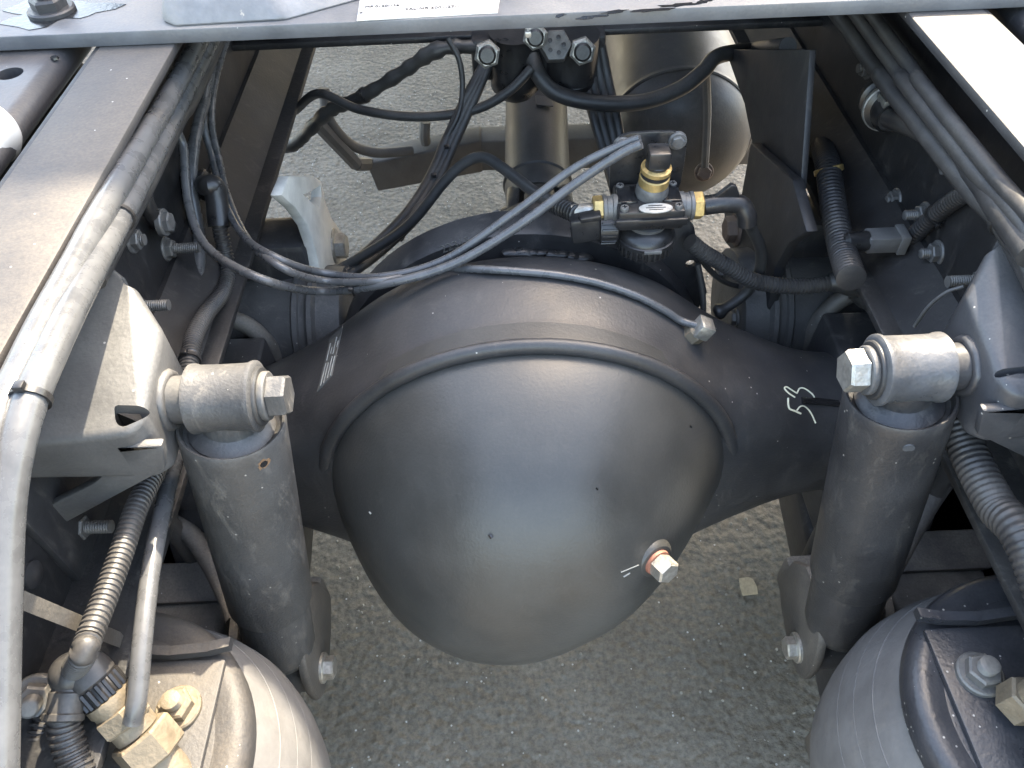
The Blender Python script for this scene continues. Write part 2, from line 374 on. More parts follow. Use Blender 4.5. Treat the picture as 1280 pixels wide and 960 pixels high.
def text_mesh(s, size, mat_, parent, o, right, up, name='lettering', depth=.0003):
    cu = bpy.data.curves.new('t', 'FONT'); cu.body = s; cu.size = size; cu.extrude = depth; cu.align_x = 'LEFT'
    to = bpy.data.objects.new('t', cu); COL.objects.link(to); bpy.context.view_layer.update()
    me = bpy.data.meshes.new_from_object(to.evaluated_get(bpy.context.evaluated_depsgraph_get())); bpy.data.objects.remove(to)
    bm = NB(); bm.from_mesh(me); r = Vector(right).normalized(); n = r.cross(Vector(up)).normalized(); u = n.cross(r)
    Mx = Matrix(((r.x, u.x, n.x, o[0]), (r.y, u.y, n.y, o[1]), (r.z, u.z, n.z, o[2]), (0, 0, 0, 1)))
    bmesh.ops.transform(bm, matrix=Mx, verts=bm.verts)
    return obj(name, bm, mat_, parent)

# ================================================================== GROUND
bm = NB(); bmesh.ops.create_grid(bm, x_segments=2, y_segments=2, size=60)
g = obj('ground', bm, M_ASPH); g['kind'] = 'structure'; g['label'] = 'worn brown-grey asphalt yard'
bm = NB()
for i in range(1500):
    x, y = random.uniform(-.9, .9), random.uniform(.3, 2.6); s = random.uniform(.0008, .0026) * (1 + .5 * y)
    b2 = NB(); bmesh.ops.create_icosphere(b2, subdivisions=1, radius=s)
    for v in b2.verts: v.co *= random.uniform(.7, 1.25)
    merge(bm, b2, Matrix.Translation((x, y, s * .3)))
o = obj('grit', bm, M_GRIT); o['kind'] = 'stuff'; tag(o, 'loose pale grit scattered over the asphalt', 'grit')
p = at(935, 733, z=.004); bm = NB()
prism(bm, [p + Vector(q) for q in ((-.014, -.018, 0), (.014, -.016, 0), (.016, -.002, 0), (.012, .014, 0), (.004, .018, 0), (-.013, .016, 0), (-.015, 0, 0))], (0, 0, .0015))
tag(obj('paper_scrap', bm, M_LEAF), 'small tan scrap of paper lying on the asphalt', 'scrap')

# ================================================================== FRAME RAILS
WEB, INN, ZT, ZB, TH = .428, .350, 1.0, .733, .009
def rail(s):
    side = 'left' if s < 0 else 'right'
    t = thing('frame_rail', 'black chassis rail with a dusty sunlit top flange beside the dented cover panel' if s < 0 else 'black chassis rail carrying the thick cable bundle and the sensor plugs', 'chassis rail', (s * .39, .9, ZB))
    y0, L = -.06, 3.4
    def strip(name, x0, x1, z0, z1, bev=.0025, m=None):
        bm = NB(); box(bm, (s * (x0 + x1) / 2, y0 + L / 2, (z0 + z1) / 2), (abs(x1 - x0), L, z1 - z0), bev=bev); return obj(name, bm, m or M_RAIL, t)
    strip('web', WEB - TH, WEB, ZB, ZT, m=M_DARK)
    strip('top_flange', INN, WEB - .004, ZT - TH, ZT + .0004)
    strip('bottom_flange', INN, WEB - .004, ZB - .0004, ZB + TH, m=M_RAILLOW)
    # second layer: inner reinforcing angle along the lower corner
    bm = NB(); prism(bm, [(s * (WEB - TH + .001), .47, ZB + TH - .001), (s * (WEB - TH + .001), .47, ZB + .05), (s * (WEB - TH - .006), .47, ZB + .05), (s * (INN + .02), .47, ZB + TH - .001)], (0, 2.6, 0))
    obj('reinforcing_strip', bm, M_DARK, t)
    return t
railL, railR = rail(-1), rail(1)
wx = WEB - TH
for s, par, lst in ((-1, railL, ((208, 311, .028), (222, 358, .004), (168, 383, .026), (95, 660, .022), (285, 240, .02), (165, 300, .004))),
                    (1, railR, ((1156, 268, .014), (1172, 316, .010), (1232, 350, .028), (1290, 318, .02), (1085, 85, .004), (1120, 250, .003)))):
    for px, py, st in lst:
        bolt('bolt', par, at(px, py, x=s * wx), (-s, 0, 0), .0105, .009, True, M_DSTEEL, st, rot=random.random())
# weld button on the left web and hole covers on the right web
bm = NB(); lathe(bm, [(.011, 0), (.011, .002), (.006, .004), (0, .0045)], at(40, 718, x=-wx), (1, 0, 0), 20); obj('weld_button', bm, M_BLACK, railL)
for px, py in ((1180, 210), (1062, 208)):
    bm = NB(); lathe(bm, [(.007, 0), (.0068, .002), (.004, .003), (0, .003)], at(px, py, x=wx), (-1, 0, 0), 18); obj('hole_plug', bm, M_GPLASTIC, railR)

# ================================================================== MOUNTING PLATE over the rails
pt = thing('mounting_plate', 'grey steel cross plate lying over both rails with a bare metal nameplate', 'mounting plate', (0, .9, ZT))
PZ = 1.0145
bm = NB()
prism(bm, [(-.80, .742, 1.0008), (.80, .742, 1.0008), (.80, 1.02, 1.0008), (.16, 1.02, 1.0008), (.14, .975, 1.0008), (-.34, .975, 1.0008), (-.345, 1.02, 1.0008), (-.80, 1.02, 1.0008)], (0, 0, PZ - 1.0008), bev=.0015)
obj('plate', bm, M_PLATE, pt)
a, b_, c_, d_ = at(446, 27, z=PZ), at(622, 17, z=PZ), at(628, -22, z=PZ), at(452, -14, z=PZ)
bm = NB(); prism(bm, [a, b_, c_, d_], (0, 0, .0012), bev=.0004); npl = obj('nameplate', bm, M_ALU, pt)
ex = (b_ - a).normalized()
text_mesh('MP 0120/136', .0062, M_INK, npl, at(456, 10, z=PZ + .0013), ex, (0, 1, 0))
text_mesh('2AL-NR 6001-27/1', .0068, M_INK, npl, at(506, 13, z=PZ + .0013), ex, (0, 1, 0))
text_mesh('o', .006, M_INK, npl, at(449, 17, z=PZ + .0013), ex, (0, 1, 0))
p = at(60, 22, z=PZ)
bm = NB()
poly = []
for k in range(26):
    an = 2 * math.pi * k / 26; rr = .040 * (1 + .28 * math.sin(3 * an + 1) + .16 * math.sin(7 * an)); poly.append(p + Vector((math.cos(an) * rr * 1.25, math.sin(an) * rr * .75 + .012, .0002)))
prism(bm, poly, (0, 0, .0005)); obj('touch_up_patch', bm, M_WET, pt)
bolt('bolt', pt, p + Vector((0, .012, .003)), (0, 0, 1), .017, .012, True, M_BLACK, .016, .5)
for px, py, sx in ((735, 22, .016), (770, 15, .012), (812, 13, .026), (850, 6, .018), (700, 20, .006), (880, 2, .01)):
    q = at(px, py, z=PZ + .0002); bm = NB(); poly = []
    for k in range(14):
        an = 2 * math.pi * k / 14; rr = 1 + random.uniform(-.45, .35); poly.append(q + Vector((math.cos(an) * sx * rr, math.sin(an) * .0034 * rr + math.cos(an) * .002, 0)))
    prism(bm, poly, (0, 0, .0004)); obj('paint_chip', bm, M_WET, pt)
bm = NB(); box(bm, at(660, 43, y=.741), (.006, .004, .006), bev=.001); obj('weld_bead', bm, M_STEEL, pt)

# ---- fifth wheel coupling standing on the plate (its foot shows at the top edge)
fw = thing('fifth_wheel', 'grey cast fifth wheel coupling standing on the cross plate', 'coupling', (0, 1.0, PZ))
for s in (-1, 1):
    f0, f1 = (at(205, 30, z=PZ).x, at(400, 18, z=PZ).x) if s < 0 else (.30, .46)
    y0 = at(240, 33, z=PZ).y if s < 0 else .80
    bm = NB()
    hull(bm, [Vector(q) for q in ((f0 - .004, y0 + .012, PZ), (f0 + .012, y0 - .002, PZ), (f1 - .03, y0 + .002, PZ), (f1 + .05, y0 + .05, PZ), (f1 + .05, y0 + .2, PZ), (f0 - .004, y0 + .2, PZ),
         (f0 + .004, y0 + .016, PZ + .024), (f1 - .05, y0 + .014, PZ + .020), (f1 - .01, y0 + .05, PZ + .024), (f1, y0 + .18, PZ + .05), (f0 + .01, y0 + .18, PZ + .05))], bev=.005)
    obj('foot', bm, M_CAST, fw)
    bm = NB(); xc = (f0 + f1) / 2
    hull(bm, [Vector((xc + a_, .92 + b2 + (.16 if z > 1.1 else 0), z)) for a_, b2, z in ((-.05, -.03, PZ + .02), (.05, -.03, PZ + .02), (-.05, .10, PZ + .02), (.05, .10, PZ + .02), (-.03, 0, 1.16), (.03, 0, 1.16), (-.03, .06, 1.16), (.03, .06, 1.16))], bev=.008)
    obj('pedestal', bm, M_CAST, fw)
    bm = NB()
    prism(bm, [(s * .04, 1.30, 1.155), (s * .05, 1.22, 1.155), (s * .16, 1.00, 1.155), (s * .36, 1.00, 1.155), (s * .42, 1.10, 1.155), (s * .44, 1.55, 1.155), (s * .30, 1.75, 1.155), (s * .002, 1.75, 1.155), (s * .002, 1.38, 1.155)], (0, 0, .03), bev=.006)
    obj('top_plate', bm, M_CAST, fw)
bm = NB(); box(bm, (0, 1.50, 1.14), (.30, .22, .035), bev=.006); obj('lock_housing', bm, M_CAST, fw)

# unseen deck added farther forward on the rails to shade the ground
dk = thing('shade_deck', 'added steel shading deck over the rails ahead of the coupling, out of view', 'deck', (0, 2.4, ZT))
for k in range(5):
    bm = NB(); box(bm, (0, 1.84 + .155 * k, 1.012), (.92, .150, .022), bev=.003); obj('shade_plank', bm, M_PLATE, dk)

# driver's cab ahead on the rails: it throws the shade that lies over the axle
cb = thing('truck_cab', 'tall blue-grey truck cab standing ahead on the rails', 'cab', (0, 3.6, 1.04))
bm = NB(); box(bm, (0, 3.6, 2.36), (2.5, 2.2, 2.66), bev=.10, seg=4); obj('cab_shell', bm, M_CAB, cb)
bm = NB(); hull(bm, [Vector(q) for q in ((-1.2, 2.5, 3.6), (1.2, 2.5, 3.6), (-1.2, 4.3, 3.6), (1.2, 4.3, 3.6), (-1.15, 2.5, 3.86), (1.15, 2.5, 3.86), (-1.1, 3.0, 3.86), (1.1, 3.0, 3.86))], bev=.03); obj('roof_deflector', bm, M_CAB, cb)
bm = NB(); box(bm, (0, 3.4, 1.03), (.9, 1.6, .05), bev=.01); obj('cab_mount', bm, M_BLACK, cb)

# chassis crossmember that joins the rails behind the plate
cm = thing('chassis_crossmember', 'dark bar bridging the rails under the cross plate carrying the air fittings', 'crossmember', (0, 1.13, .85))
bm = NB(); box(bm, (0, 1.17, .905), (2 * wx, .012, .13), bev=.003); obj('beam_web', bm, M_BLACK, cm)
bm = NB(); box(bm, (0, 1.13, .835), (2 * wx + .002, .07, .010), bev=.003); obj('beam_flange', bm, M_BLACK, cm)
for s in (-1, 1):
    bm = NB(); prism(bm, [(s * (wx + .002), 1.10, .845), (s * (wx + .002), 1.10, .97), (s * .30, 1.10, .97), (s * .30, 1.10, .86), (s * .36, 1.10, .845)], (0, .012, 0), bev=.002); obj('gusset', bm, M_BLACK, cm)

# ================================================================== REAR AXLE
AX, AY, AZ = -.028, .598, .560
ax = thing('rear_axle', 'satin black rear axle housing with domed round differential cover', 'axle', (AX, AY, .33))
def sm(t): t = max(0, min(1, t)); return t * t * (3 - 2 * t)
def hx(x):
    """half height of the housing at distance x from the centre line"""
    d = abs(x)
    arch = math.sqrt(max(0, .262 ** 2 - d * d)) * .93 if d < .262 else 0
    tubeh = .086 + .045 * math.exp(-(max(0, d - .23) / .085) ** 2)
    k = 10.0
    return (arch ** k + tubeh ** k) ** (1 / k) if arch > 0 else tubeh
bm = NB(); NX, NT = 150, 56; rings = []
hs = [hx(-.60 + 1.2 * i / NX) for i in range(NX + 1)]
for _ in range(26): hs = [hs[0]] + [(hs[i - 1] + 2 * hs[i] + hs[i + 1]) / 4 for i in range(1, NX)] + [hs[-1]]
for i in range(NX + 1):
    x = -.60 + 1.2 * i / NX; h = hs[i]; d = .083 + .022 * sm((.36 - abs(x)) / .2); ring = []
    n = 2.0 + 1.6 * sm((.36 - abs(x)) / .22)
    for k in range(NT):
        an = 2 * math.pi * k / NT; c, s_ = math.cos(an), math.sin(an)
        yy = d * math.copysign(abs(c) ** (2 / n), c); zz = h * math.copysign(abs(s_) ** (2 / n), s_)
        # shallow pressed hollow across the top of the arch
        if s_ > 0: zz -= .010 * sm((.25 - abs(x)) / .1) * math.exp(-((yy + .035) / .028) ** 2)
        if c > 0: pass
        ring.append(bm.verts.new((AX + x, AY + yy, AZ + zz)))
    rings.append(ring)
for A, B in zip(rings, rings[1:]):
    for k in range(NT): bm.faces.new((A[k], A[(k + 1) % NT], B[(k + 1) % NT], B[k]))
bm.faces.new(rings[0]); bm.faces.new(rings[-1])
housing = obj('housing', bm, M_AXLE, ax, sharp=60)
# domed cover
CZ, CY, CR = .575, .508, .226
GTAB = [(-90, .64), (-62, 1.02), (-40, 1.32), (-8, 1.12), (35, .80), (90, .60), (145, .78), (188, .92), (215, .80), (243, .66), (270, .62)]
def dome(rho, th):
    """bulge of the cover; th 0 = +x, 90 = up: full at top and bottom, falling off in a hollow curve to both sides"""
    a = (math.degrees(th) + 90) % 360 - 90
    for (a0, g0), (a1, g1) in zip(GTAB, GTAB[1:]):
        if a0 <= a <= a1:
            g = g0 + (g1 - g0) * sm((a - a0) / (a1 - a0)); break
    r2 = sm(rho / .95); g = .68 + (g - .68) * r2
    return .189 * max(0, 1 - rho ** 2.3) ** g
def cover_pt(rho, th, lift=0):
    low = max(0, -math.sin(th)); rr = CR * rho * (1 + (-.16 if math.cos(th) > 0 else .14) * low * abs(math.cos(th)))
    h = dome(rho, th)
    return Vector((AX + rr * math.cos(th) - .085 * h * sm(.5 - .8 * math.sin(th) * rho), CY - h - lift, CZ + rr * math.sin(th)))
bm = NB(); NRr, NTt = 44, 112; rings = []
for i in range(1, NRr + 1):
    rho = math.sin(math.pi / 2 * i / NRr)
    rings.append([bm.verts.new(cover_pt(rho, 2 * math.pi * k / NTt)) for k in range(NTt)])
rings.append([bm.verts.new(cover_pt(1, 2 * math.pi * k / NTt) + Vector((0, .04, 0))) for k in range(NTt)])
c0 = bm.verts.new(cover_pt(0, 0))
for k in range(NTt): bm.faces.new((c0, rings[0][k], rings[0][(k + 1) % NTt]))
for A, B in zip(rings, rings[1:]):
    for k in range(NTt): bm.faces.new((A[k], B[k], B[(k + 1) % NTt], A[(k + 1) % NTt]))
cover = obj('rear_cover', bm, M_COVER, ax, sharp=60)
# weld bead round the cover
bm = NB(); N = 140; ring = []
for k in range(N):
    th = 2 * math.pi * k / N; q = cover_pt(1, th); c = Vector((AX, CY, CZ)); dirv = (q - c).normalized()
    ring.append((c + dirv * ((q - c).length + .006) + Vector((0, -.002, 0)), dirv))
vr = []
for k, (q, dv) in enumerate(ring):
    r_ = .0070 * (1 + random.uniform(-.03, .03)) * (.55 + .45 * sm((dv.z + .35) / .5)); vr.append([bm.verts.new(q + Vector((0, .003, 0)) + dv * math.cos(a) * r_ * 1.25 + Vector((0, -1, 0)) * math.sin(a) * r_) for a in [2 * math.pi * j / 10 for j in range(10)]])
for k in range(N):
    A, B = vr[k], vr[(k + 1) % N]
    for j in range(10): bm.faces.new((A[j], A[(j + 1) % 10], B[(j + 1) % 10], B[j]))
obj('weld_seam', bm, M_AXLE, ax, sharp=70)
# drain plug
T_COV, T_HOU = bvh(cover), bvh(housing)
q, n = hit(T_COV, 819, 700)
if q is None: q, n = at(819, 700, y=.40), Vector((.2, -.8, -.3)).normalized()
n = (n + Vector((0, -.30, .02))).normalized()
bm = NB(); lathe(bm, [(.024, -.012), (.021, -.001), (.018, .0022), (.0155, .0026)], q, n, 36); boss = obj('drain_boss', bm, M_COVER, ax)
bm = NB(); lathe(bm, [(.0142, .002), (.0136, .0056), (.011, .006)], q, n, 28); obj('seal_ring', bm, M_COPPER, boss)
bm = NB(); lathe(bm, [(.0125, .006), (.0128, .0075), (.0128, .020), (.011, .022)], q, n, hexa=True, rot=.35); obj('drain_plug', bm, M_STEEL, ax, sharp=25)
# carrier flange at the front, pinion housing
bm = NB(); lathe(bm, [(.0, AY + .10 - .001), (.238, AY + .10), (.242, AY + .108), (.242, AY + .14), (.235, AY + .15), (.15, AY + .155), (.135, AY + .20), (.10, AY + .30), (.085, AY + .36), (0, AY + .36)], (AX, 0, AZ - .005), (0, 1, 0), 72)
carrier = obj('carrier', bm, M_BLACK, ax, sharp=30); T_CAR = bvh(carrier)
for k in range(14):
    an = R(10 + 160 * k / 13)
    bolt('bolt', ax, (AX + .222 * math.cos(an), AY + .15, AZ - .005 + .222 * math.sin(an)), (0, 1, 0), .010, .009, False, M_DSTEEL, rot=random.random())
q = at(645, 284, y=AY + .19); bolt('bolt', ax, q, (0, -.3, 1), .011, .010, False, M_STEEL)
# sealant squeezed out along the flange joint
for k in range(11):
    px = 640 + 12 * k + random.uniform(-3, 3); q = at(px, 316 + .0022 * (px - 655) ** 2 * .6, y=AY + .097)
    b2 = NB(); bmesh.ops.create_icosphere(b2, subdivisions=2, radius=.006 + random.random() * .003)
    for v in b2.verts: v.co = Vector((v.co.x * 1.8, v.co.y, v.co.z * .7)) * random.uniform(.9, 1.1)
    if k < 8:
        bm = NB(); merge(bm, b2, Matrix.Translation(q)); obj('sealant', bm, M_PLASTIC, ax)
    else: b2.free()
# chalk numbers and the rating plate, laid on the surface
def stroke(name, tree, pts, r, m, par, n=5):
    P = [hit(tree, *p, lift=.0004)[0] for p in pts]; P = [p for p in P if p is not None]
    if len(P) < 2: return
    bm = NB(); tube(bm, P, r, seg=6, n=n); return obj(name, bm, m, par)
def c2(pts, ox, oy, sc): return [(ox + x / sc, oy + y / sc) for x, y in pts]
Z5 = lambda pts: c2(pts, 960, 460, 12)
stroke('number_five', T_HOU, Z5([(300, 450), (300, 530), (320, 610), (400, 645), (490, 685)]), .0011, M_CHALK, ax, 3)
stroke('number_five', T_HOU, Z5([(430, 640), (470, 585), (530, 570), (600, 620), (660, 710), (710, 825)]), .0009, M_CHALK, ax)
stroke('number_three', T_HOU, Z5([(400, 440), (310, 380), (245, 310), (275, 285), (350, 330), (430, 380)]), .0009, M_CHALK, ax)
stroke('number_three', T_HOU, Z5([(430, 380), (470, 310), (530, 305), (610, 350), (680, 420), (690, 480), (650, 520)]), .0009, M_CHALK, ax)
stroke('paint_dash', T_HOU, Z5([(500, 490), (700, 500), (900, 520), (1050, 540)]), .0042, M_WET, ax)
# pale scratch lines on the cover near the plug
stroke('scratch', T_COV, [(776, 715), (798, 706)], .0006, M_PRINT, ax, 2); stroke('scratch', T_COV, [(779, 721), (787, 716)], .0008, M_PRINT, ax, 2)
stroke('paint_run', T_COV, [(612, 668), (615, 672)], .002, M_WET, ax, 2)
for px, py in ((462, 640), (862, 532), (745, 610)):
    stroke('paint_speck', T_COV, [(px, py), (px + 2, py + 2)], .0009, M_PRINT if px < 480 else M_WET, ax, 2)
def inhit(px, py):
    for k in range(12):
        h = hit(T_HOU, px + (425 - px) * k * .03 + k * .8, py + k * 2.0)[0]
        if h is not None: return h
corn = ((429, 408), (413, 424), (397, 490), (415, 470)); bm = NB(); gu, gv = 3, 8; top = {}; low = {}
for i in range(gu + 1):
    for k in range(gv + 1):
        u_, v_ = i / gu, k / gv
        px = (corn[0][0] * (1 - u_) + corn[1][0] * u_) * (1 - v_) + (corn[3][0] * (1 - u_) + corn[2][0] * u_) * v_
        py = (corn[0][1] * (1 - u_) + corn[1][1] * u_) * (1 - v_) + (corn[3][1] * (1 - u_) + corn[2][1] * u_) * v_
        h, n = hit(T_HOU, px, py)
        if h is None: h = inhit(px, py); n = Vector((-.3, -.5, .7))
        top[i, k] = bm.verts.new(h + n * .0012); low[i, k] = bm.verts.new(h - n * .002)
for i in range(gu):
    for k in range(gv):
        bm.faces.new((top[i, k], top[i + 1, k], top[i + 1, k + 1], top[i, k + 1])); bm.faces.new((low[i, k], low[i, k + 1], low[i + 1, k + 1], low[i + 1, k]))
rim = [(i, 0) for i in range(gu)] + [(gu, k) for k in range(gv)] + [(i, gv) for i in range(gu, 0, -1)] + [(0, k) for k in range(gv, 0, -1)]
for a_, b2 in zip(rim, rim[1:] + rim[:1]): bm.faces.new((top[a_], low[a_], low[b2], top[b2]))
rp = obj('rating_plate', bm, M_LABEL, ax); T_RP = bvh(rp)
for i, u_ in enumerate((.15, .38, .62, .85)):
    for v0_, v1_ in (((.12, .45), (.5, .93)) if i % 2 else ((.25, .38), (.55, .95))):
        q2 = []
        for v_ in (v0_, (v0_ + v1_) / 2, v1_):
            px = (corn[0][0] * (1 - u_) + corn[1][0] * u_) * (1 - v_) + (corn[3][0] * (1 - u_) + corn[2][0] * u_) * v_
            py = (corn[0][1] * (1 - u_) + corn[1][1] * u_) * (1 - v_) + (corn[3][1] * (1 - u_) + corn[2][1] * u_) * v_
            q2.append((px, py))
        stroke('print_line', T_RP, q2, .0006, M_PRINT, rp, 2)
# chalk figures on the carrier
q0, n0_ = hit(T_CAR, 553, 315); q1, n1_ = hit(T_CAR, 590, 302)
if q0 is not None and q1 is not None:
    text_mesh('22315', .015, M_CHALKD, ax, q0 + (n0_ + n1_).normalized() * .0025, q1 - q0, (q1 - q0).cross(Vector((0, -1, .0))).cross(q1 - q0) if False else (n0_ + n1_).cross(q1 - q0), name='chalk_number')
# brake line fitting on the housing: block, copper nut
q, n = hit(T_HOU, 864, 420)
if q is None: q, n = at(864, 420, y=.58), Vector((.3, -.4, .8))
ft = (q, n)
bm = NB(); lathe(bm, [(.012, -.01), (.012, .010), (.009, .013)], q, n, hexa=True, rot=.2); obj('line_adapter', bm, M_DBRASS, ax, sharp=25)
bm = NB(); box(bm, q + n * .018, (.017, .020, .018), rot=Matrix.Rotation(.5, 3, 'Y'), bev=.0015); obj('adapter_block', bm, M_STEEL, ax, sharp=25)
# small bracket ears / rust spots near the arch right flank
q, n = hit(T_HOU, 828, 352)
if q is not None:
    bm = NB(); box(bm, q, (.032, .012, .008), rot=Matrix.Rotation(.55, 3, 'Y'), bev=.002); obj('rusty_edge', bm, M_RUST, ax)

# wheels on the axle ends, outside the rails
for s in (-1, 1):
    bm = NB(); lathe(bm, [(.30, -.13), (.34, -.15), (.42, -.165), (.49, -.155), (.515, -.135), (.522, -.10), (.522, .10), (.515, .135), (.49, .155), (.42, .165), (.34, .15), (.30, .13)], (s * .70, .60, .52), (s, 0, 0), 72); wt = obj('tyre', bm, M_TYRE, ax)
    bm = NB(); lathe(bm, [(.302, -.13), (.28, -.12), (.26, -.02), (.16, .04), (.10, .06), (0, .06)], (s * .70, .60, .52), (s, 0, 0), 48); obj('rim', bm, M_STEEL, wt)

# propeller shaft
ps = thing('propeller_shaft', 'grey round propeller shaft running forward from the axle', 'shaft', (0, 1.05, .55))
A, B = at(672, 236, y=1.05), at(670, 110, y=1.28); dv = (B - A).normalized()
bm = NB(); lathe(bm, [(.046, -.03), (.052, -.01), (.0525, 0), (.0525, 1.4)], A, dv, 40); obj('shaft_tube', bm, M_SHAFT, ps)
bm = NB(); lathe(bm, [(.053, .004), (.0555, .006), (.0555, .012), (.053, .014)], A, dv, 40); obj('weld_ring', bm, M_SHAFT, ps)
bm = NB(); box(bm, A + dv * .14 + Vector((.012, -.012, .052)), (.028, .03, .0025), rot=Matrix.Rotation(.15, 3, 'Y'), bev=.001); obj('balance_weight', bm, M_SHAFT, ps)
for s in (-1, 1):
    bm = NB(); hull(bm, [A + Vector(q_) for q_ in ((s * .025, -.02, .03), (s * .05, -.02, .02), (s * .025, -.02, -.03), (s * .05, -.02, -.02), (s * .034, -.09, .022), (s * .054, -.09, .018), (s * .034, -.09, -.022), (s * .054, -.09, -.018))], bev=.006); obj('yoke', bm, M_BLACK, ps)
bm = NB(); lathe(bm, [(.02, -.06), (.024, -.05), (.024, .05), (.02, .06)], A + Vector((0, -.075, -.005)), (1, 0, 0), 24); lathe(bm, [(.02, -.05), (.024, -.04), (.024, .04), (.02, .05)], A + Vector((0, -.075, -.005)), (0, .2, 1), 24); obj('universal_joint', bm, M_BLACK, ps)
bm = NB(); lathe(bm, [(.03, .925), (.075, .93), (.078, .935), (.078, .955), (.06, .965), (.04, .99), (.02, .99)], (A.x - .003, 0, A.z - .03), (0, 1, 0), 40); obj('flange', bm, M_BLACK, ps)

# ================================================================== SUSPENSION, mirrored pairs
def shock(s):
    lab = 'dusty grey shock absorber with rust spot below its rim, beside the sunlit bracket' if s < 0 else 'black shock absorber with bright bolt head, beside the chalked number on the axle'
    U = Vector((s * .266, .40, .876)); Lw = Vector((s * .322, .362, .432)); t = thing('shock_absorber', lab, 'shock absorber', Lw, 'shock absorbers')
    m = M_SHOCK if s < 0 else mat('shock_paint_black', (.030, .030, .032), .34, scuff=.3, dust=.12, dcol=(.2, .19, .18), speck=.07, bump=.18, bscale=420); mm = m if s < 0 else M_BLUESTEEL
    d = (Lw - U).normalized(); X = Vector((-s, 0, 0))
    # upper eye (bush) along x
    bm = NB(); lathe(bm, [(.0, -.0265), (.0245, -.0265), (.0255, -.0262), (.0278, -.025), (.0278, -.0225), (.0265, -.019), (.0262, 0), (.0265, .019), (.0282, .0225), (.0282, .025), (.026, .0265), (.024, .0268), (0, .0268)], U, X, 40)
    eye = obj('upper_eye', bm, mm, t)
    bm = NB(); lathe(bm, [(.0235, .0262), (.0235, .0285), (.0225, .0295), (0, .0295)], U, X, 36); obj('rubber_bush', bm, M_RUBBER, eye)
    bm = NB(); lathe(bm, [(.019, .029), (.0195, .030), (.0195, .0335), (.0185, .0345), (.012, .0345)], U, X, 32); obj('washer', bm, M_DSTEEL if s < 0 else M_BLUESTEEL, t)
    bm = NB(); lathe(bm, [(.0165, .0342), (.0172, .0352), (.0172, .047), (.0155, .0492)], U, X, hexa=True, rot=.25 if s < 0 else .1); obj('bolt_head', bm, M_SHOCK if s < 0 else M_STEEL, t, sharp=25)
    # neck below the eye
    bm = NB(); lathe(bm, [(.022, .012), (.024, .026), (.034, .034), (0, .034)], U, d, 28); obj('neck', bm, m, t)
    # dust tube with rolled rim
    T0 = U + d * .030
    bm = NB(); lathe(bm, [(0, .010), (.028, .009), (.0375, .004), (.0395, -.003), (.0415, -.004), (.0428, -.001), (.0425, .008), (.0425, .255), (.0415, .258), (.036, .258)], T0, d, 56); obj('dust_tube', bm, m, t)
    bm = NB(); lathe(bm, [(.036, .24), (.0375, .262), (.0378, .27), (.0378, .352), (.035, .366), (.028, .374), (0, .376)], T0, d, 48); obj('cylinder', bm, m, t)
    # rust / notch spot
    q = T0 + d * .013 + Vector((.030 * (1 if s < 0 else -1) * (1 if s < 0 else .2), -.031 if s < 0 else -.0418, 0)); q = T0 + d * .012 + (q - (T0 + d * .012)).normalized() * .0423
    if s < 0:
        bm = NB(); nv = (q - (T0 + d * .012)).normalized(); a_, u_, v_ = frame(nv)
        prism(bm, [q - nv * .002 + (u_ * math.cos(R(20 * k)) + v_ * math.sin(R(20 * k))) * .0052 * random.uniform(.75, 1.25) for k in range(18)], nv * .0024); wh = obj('rust_ring', bm, M_RUSTSPOT, t)
        bm = NB(); lathe(bm, [(.0034, 0), (.0032, .0008), (0, .0008)], q, nv, 14); obj('weep_hole', bm, M_WET, wh)
    else:
        bm = NB(); lathe(bm, [(.005, -.001), (.0045, .0006), (0, .0007)], q, (q - (T0 + d * .012)), 16); obj('weep_hole', bm, M_BLUESTEEL, t)
    # lower eye and clevis
    E = Lw + d * -.0
    bm = NB(); lathe(bm, [(0, -.028), (.024, -.028), (.026, -.026), (.026, .026), (.024, .028), (0, .028)], E, X, 32); obj('lower_eye', bm, m, t)
    cl = thing('shock_clevis', 'cast clevis bolted to the foot of the dusty grey shock absorber' if s < 0 else 'cast clevis bolted to the foot of the black shock absorber', 'clevis', E + Vector((0, 0, -.05)), 'shock clevises')
    for k in (-1, 1):
        bm = NB(); x0 = E.x + k * .030
        pts = [(0, y_, z_) for y_, z_ in ((-.033, -.012), (-.035, .012), (-.031, .04), (-.02, .07), (-.002, .092), (.025, .102), (.055, .095), (.08, .06), (.09, 0), (.06, -.02), (.03, -.03), (0, -.035), (-.022, -.028))]
        prism(bm, [Vector((x0, E.y, E.z)) + Vector(p_) for p_ in pts], (k * .012, 0, 0), bev=.004); obj('cheek', bm, M_DUSTY, cl)
        bolt('bolt', cl, (E.x + k * .044, E.y, E.z), (k, 0, 0), .0135, .013, True, M_STEEL if s * k < 0 else M_DSTEEL, rot=.4)
    bm = NB(); box(bm, E + Vector((0, .085, -.005)), (.07, .05, .06), bev=.01); obj('clevis_base', bm, M_DUSTY, cl)
    return t
shock(-1); shock(1)

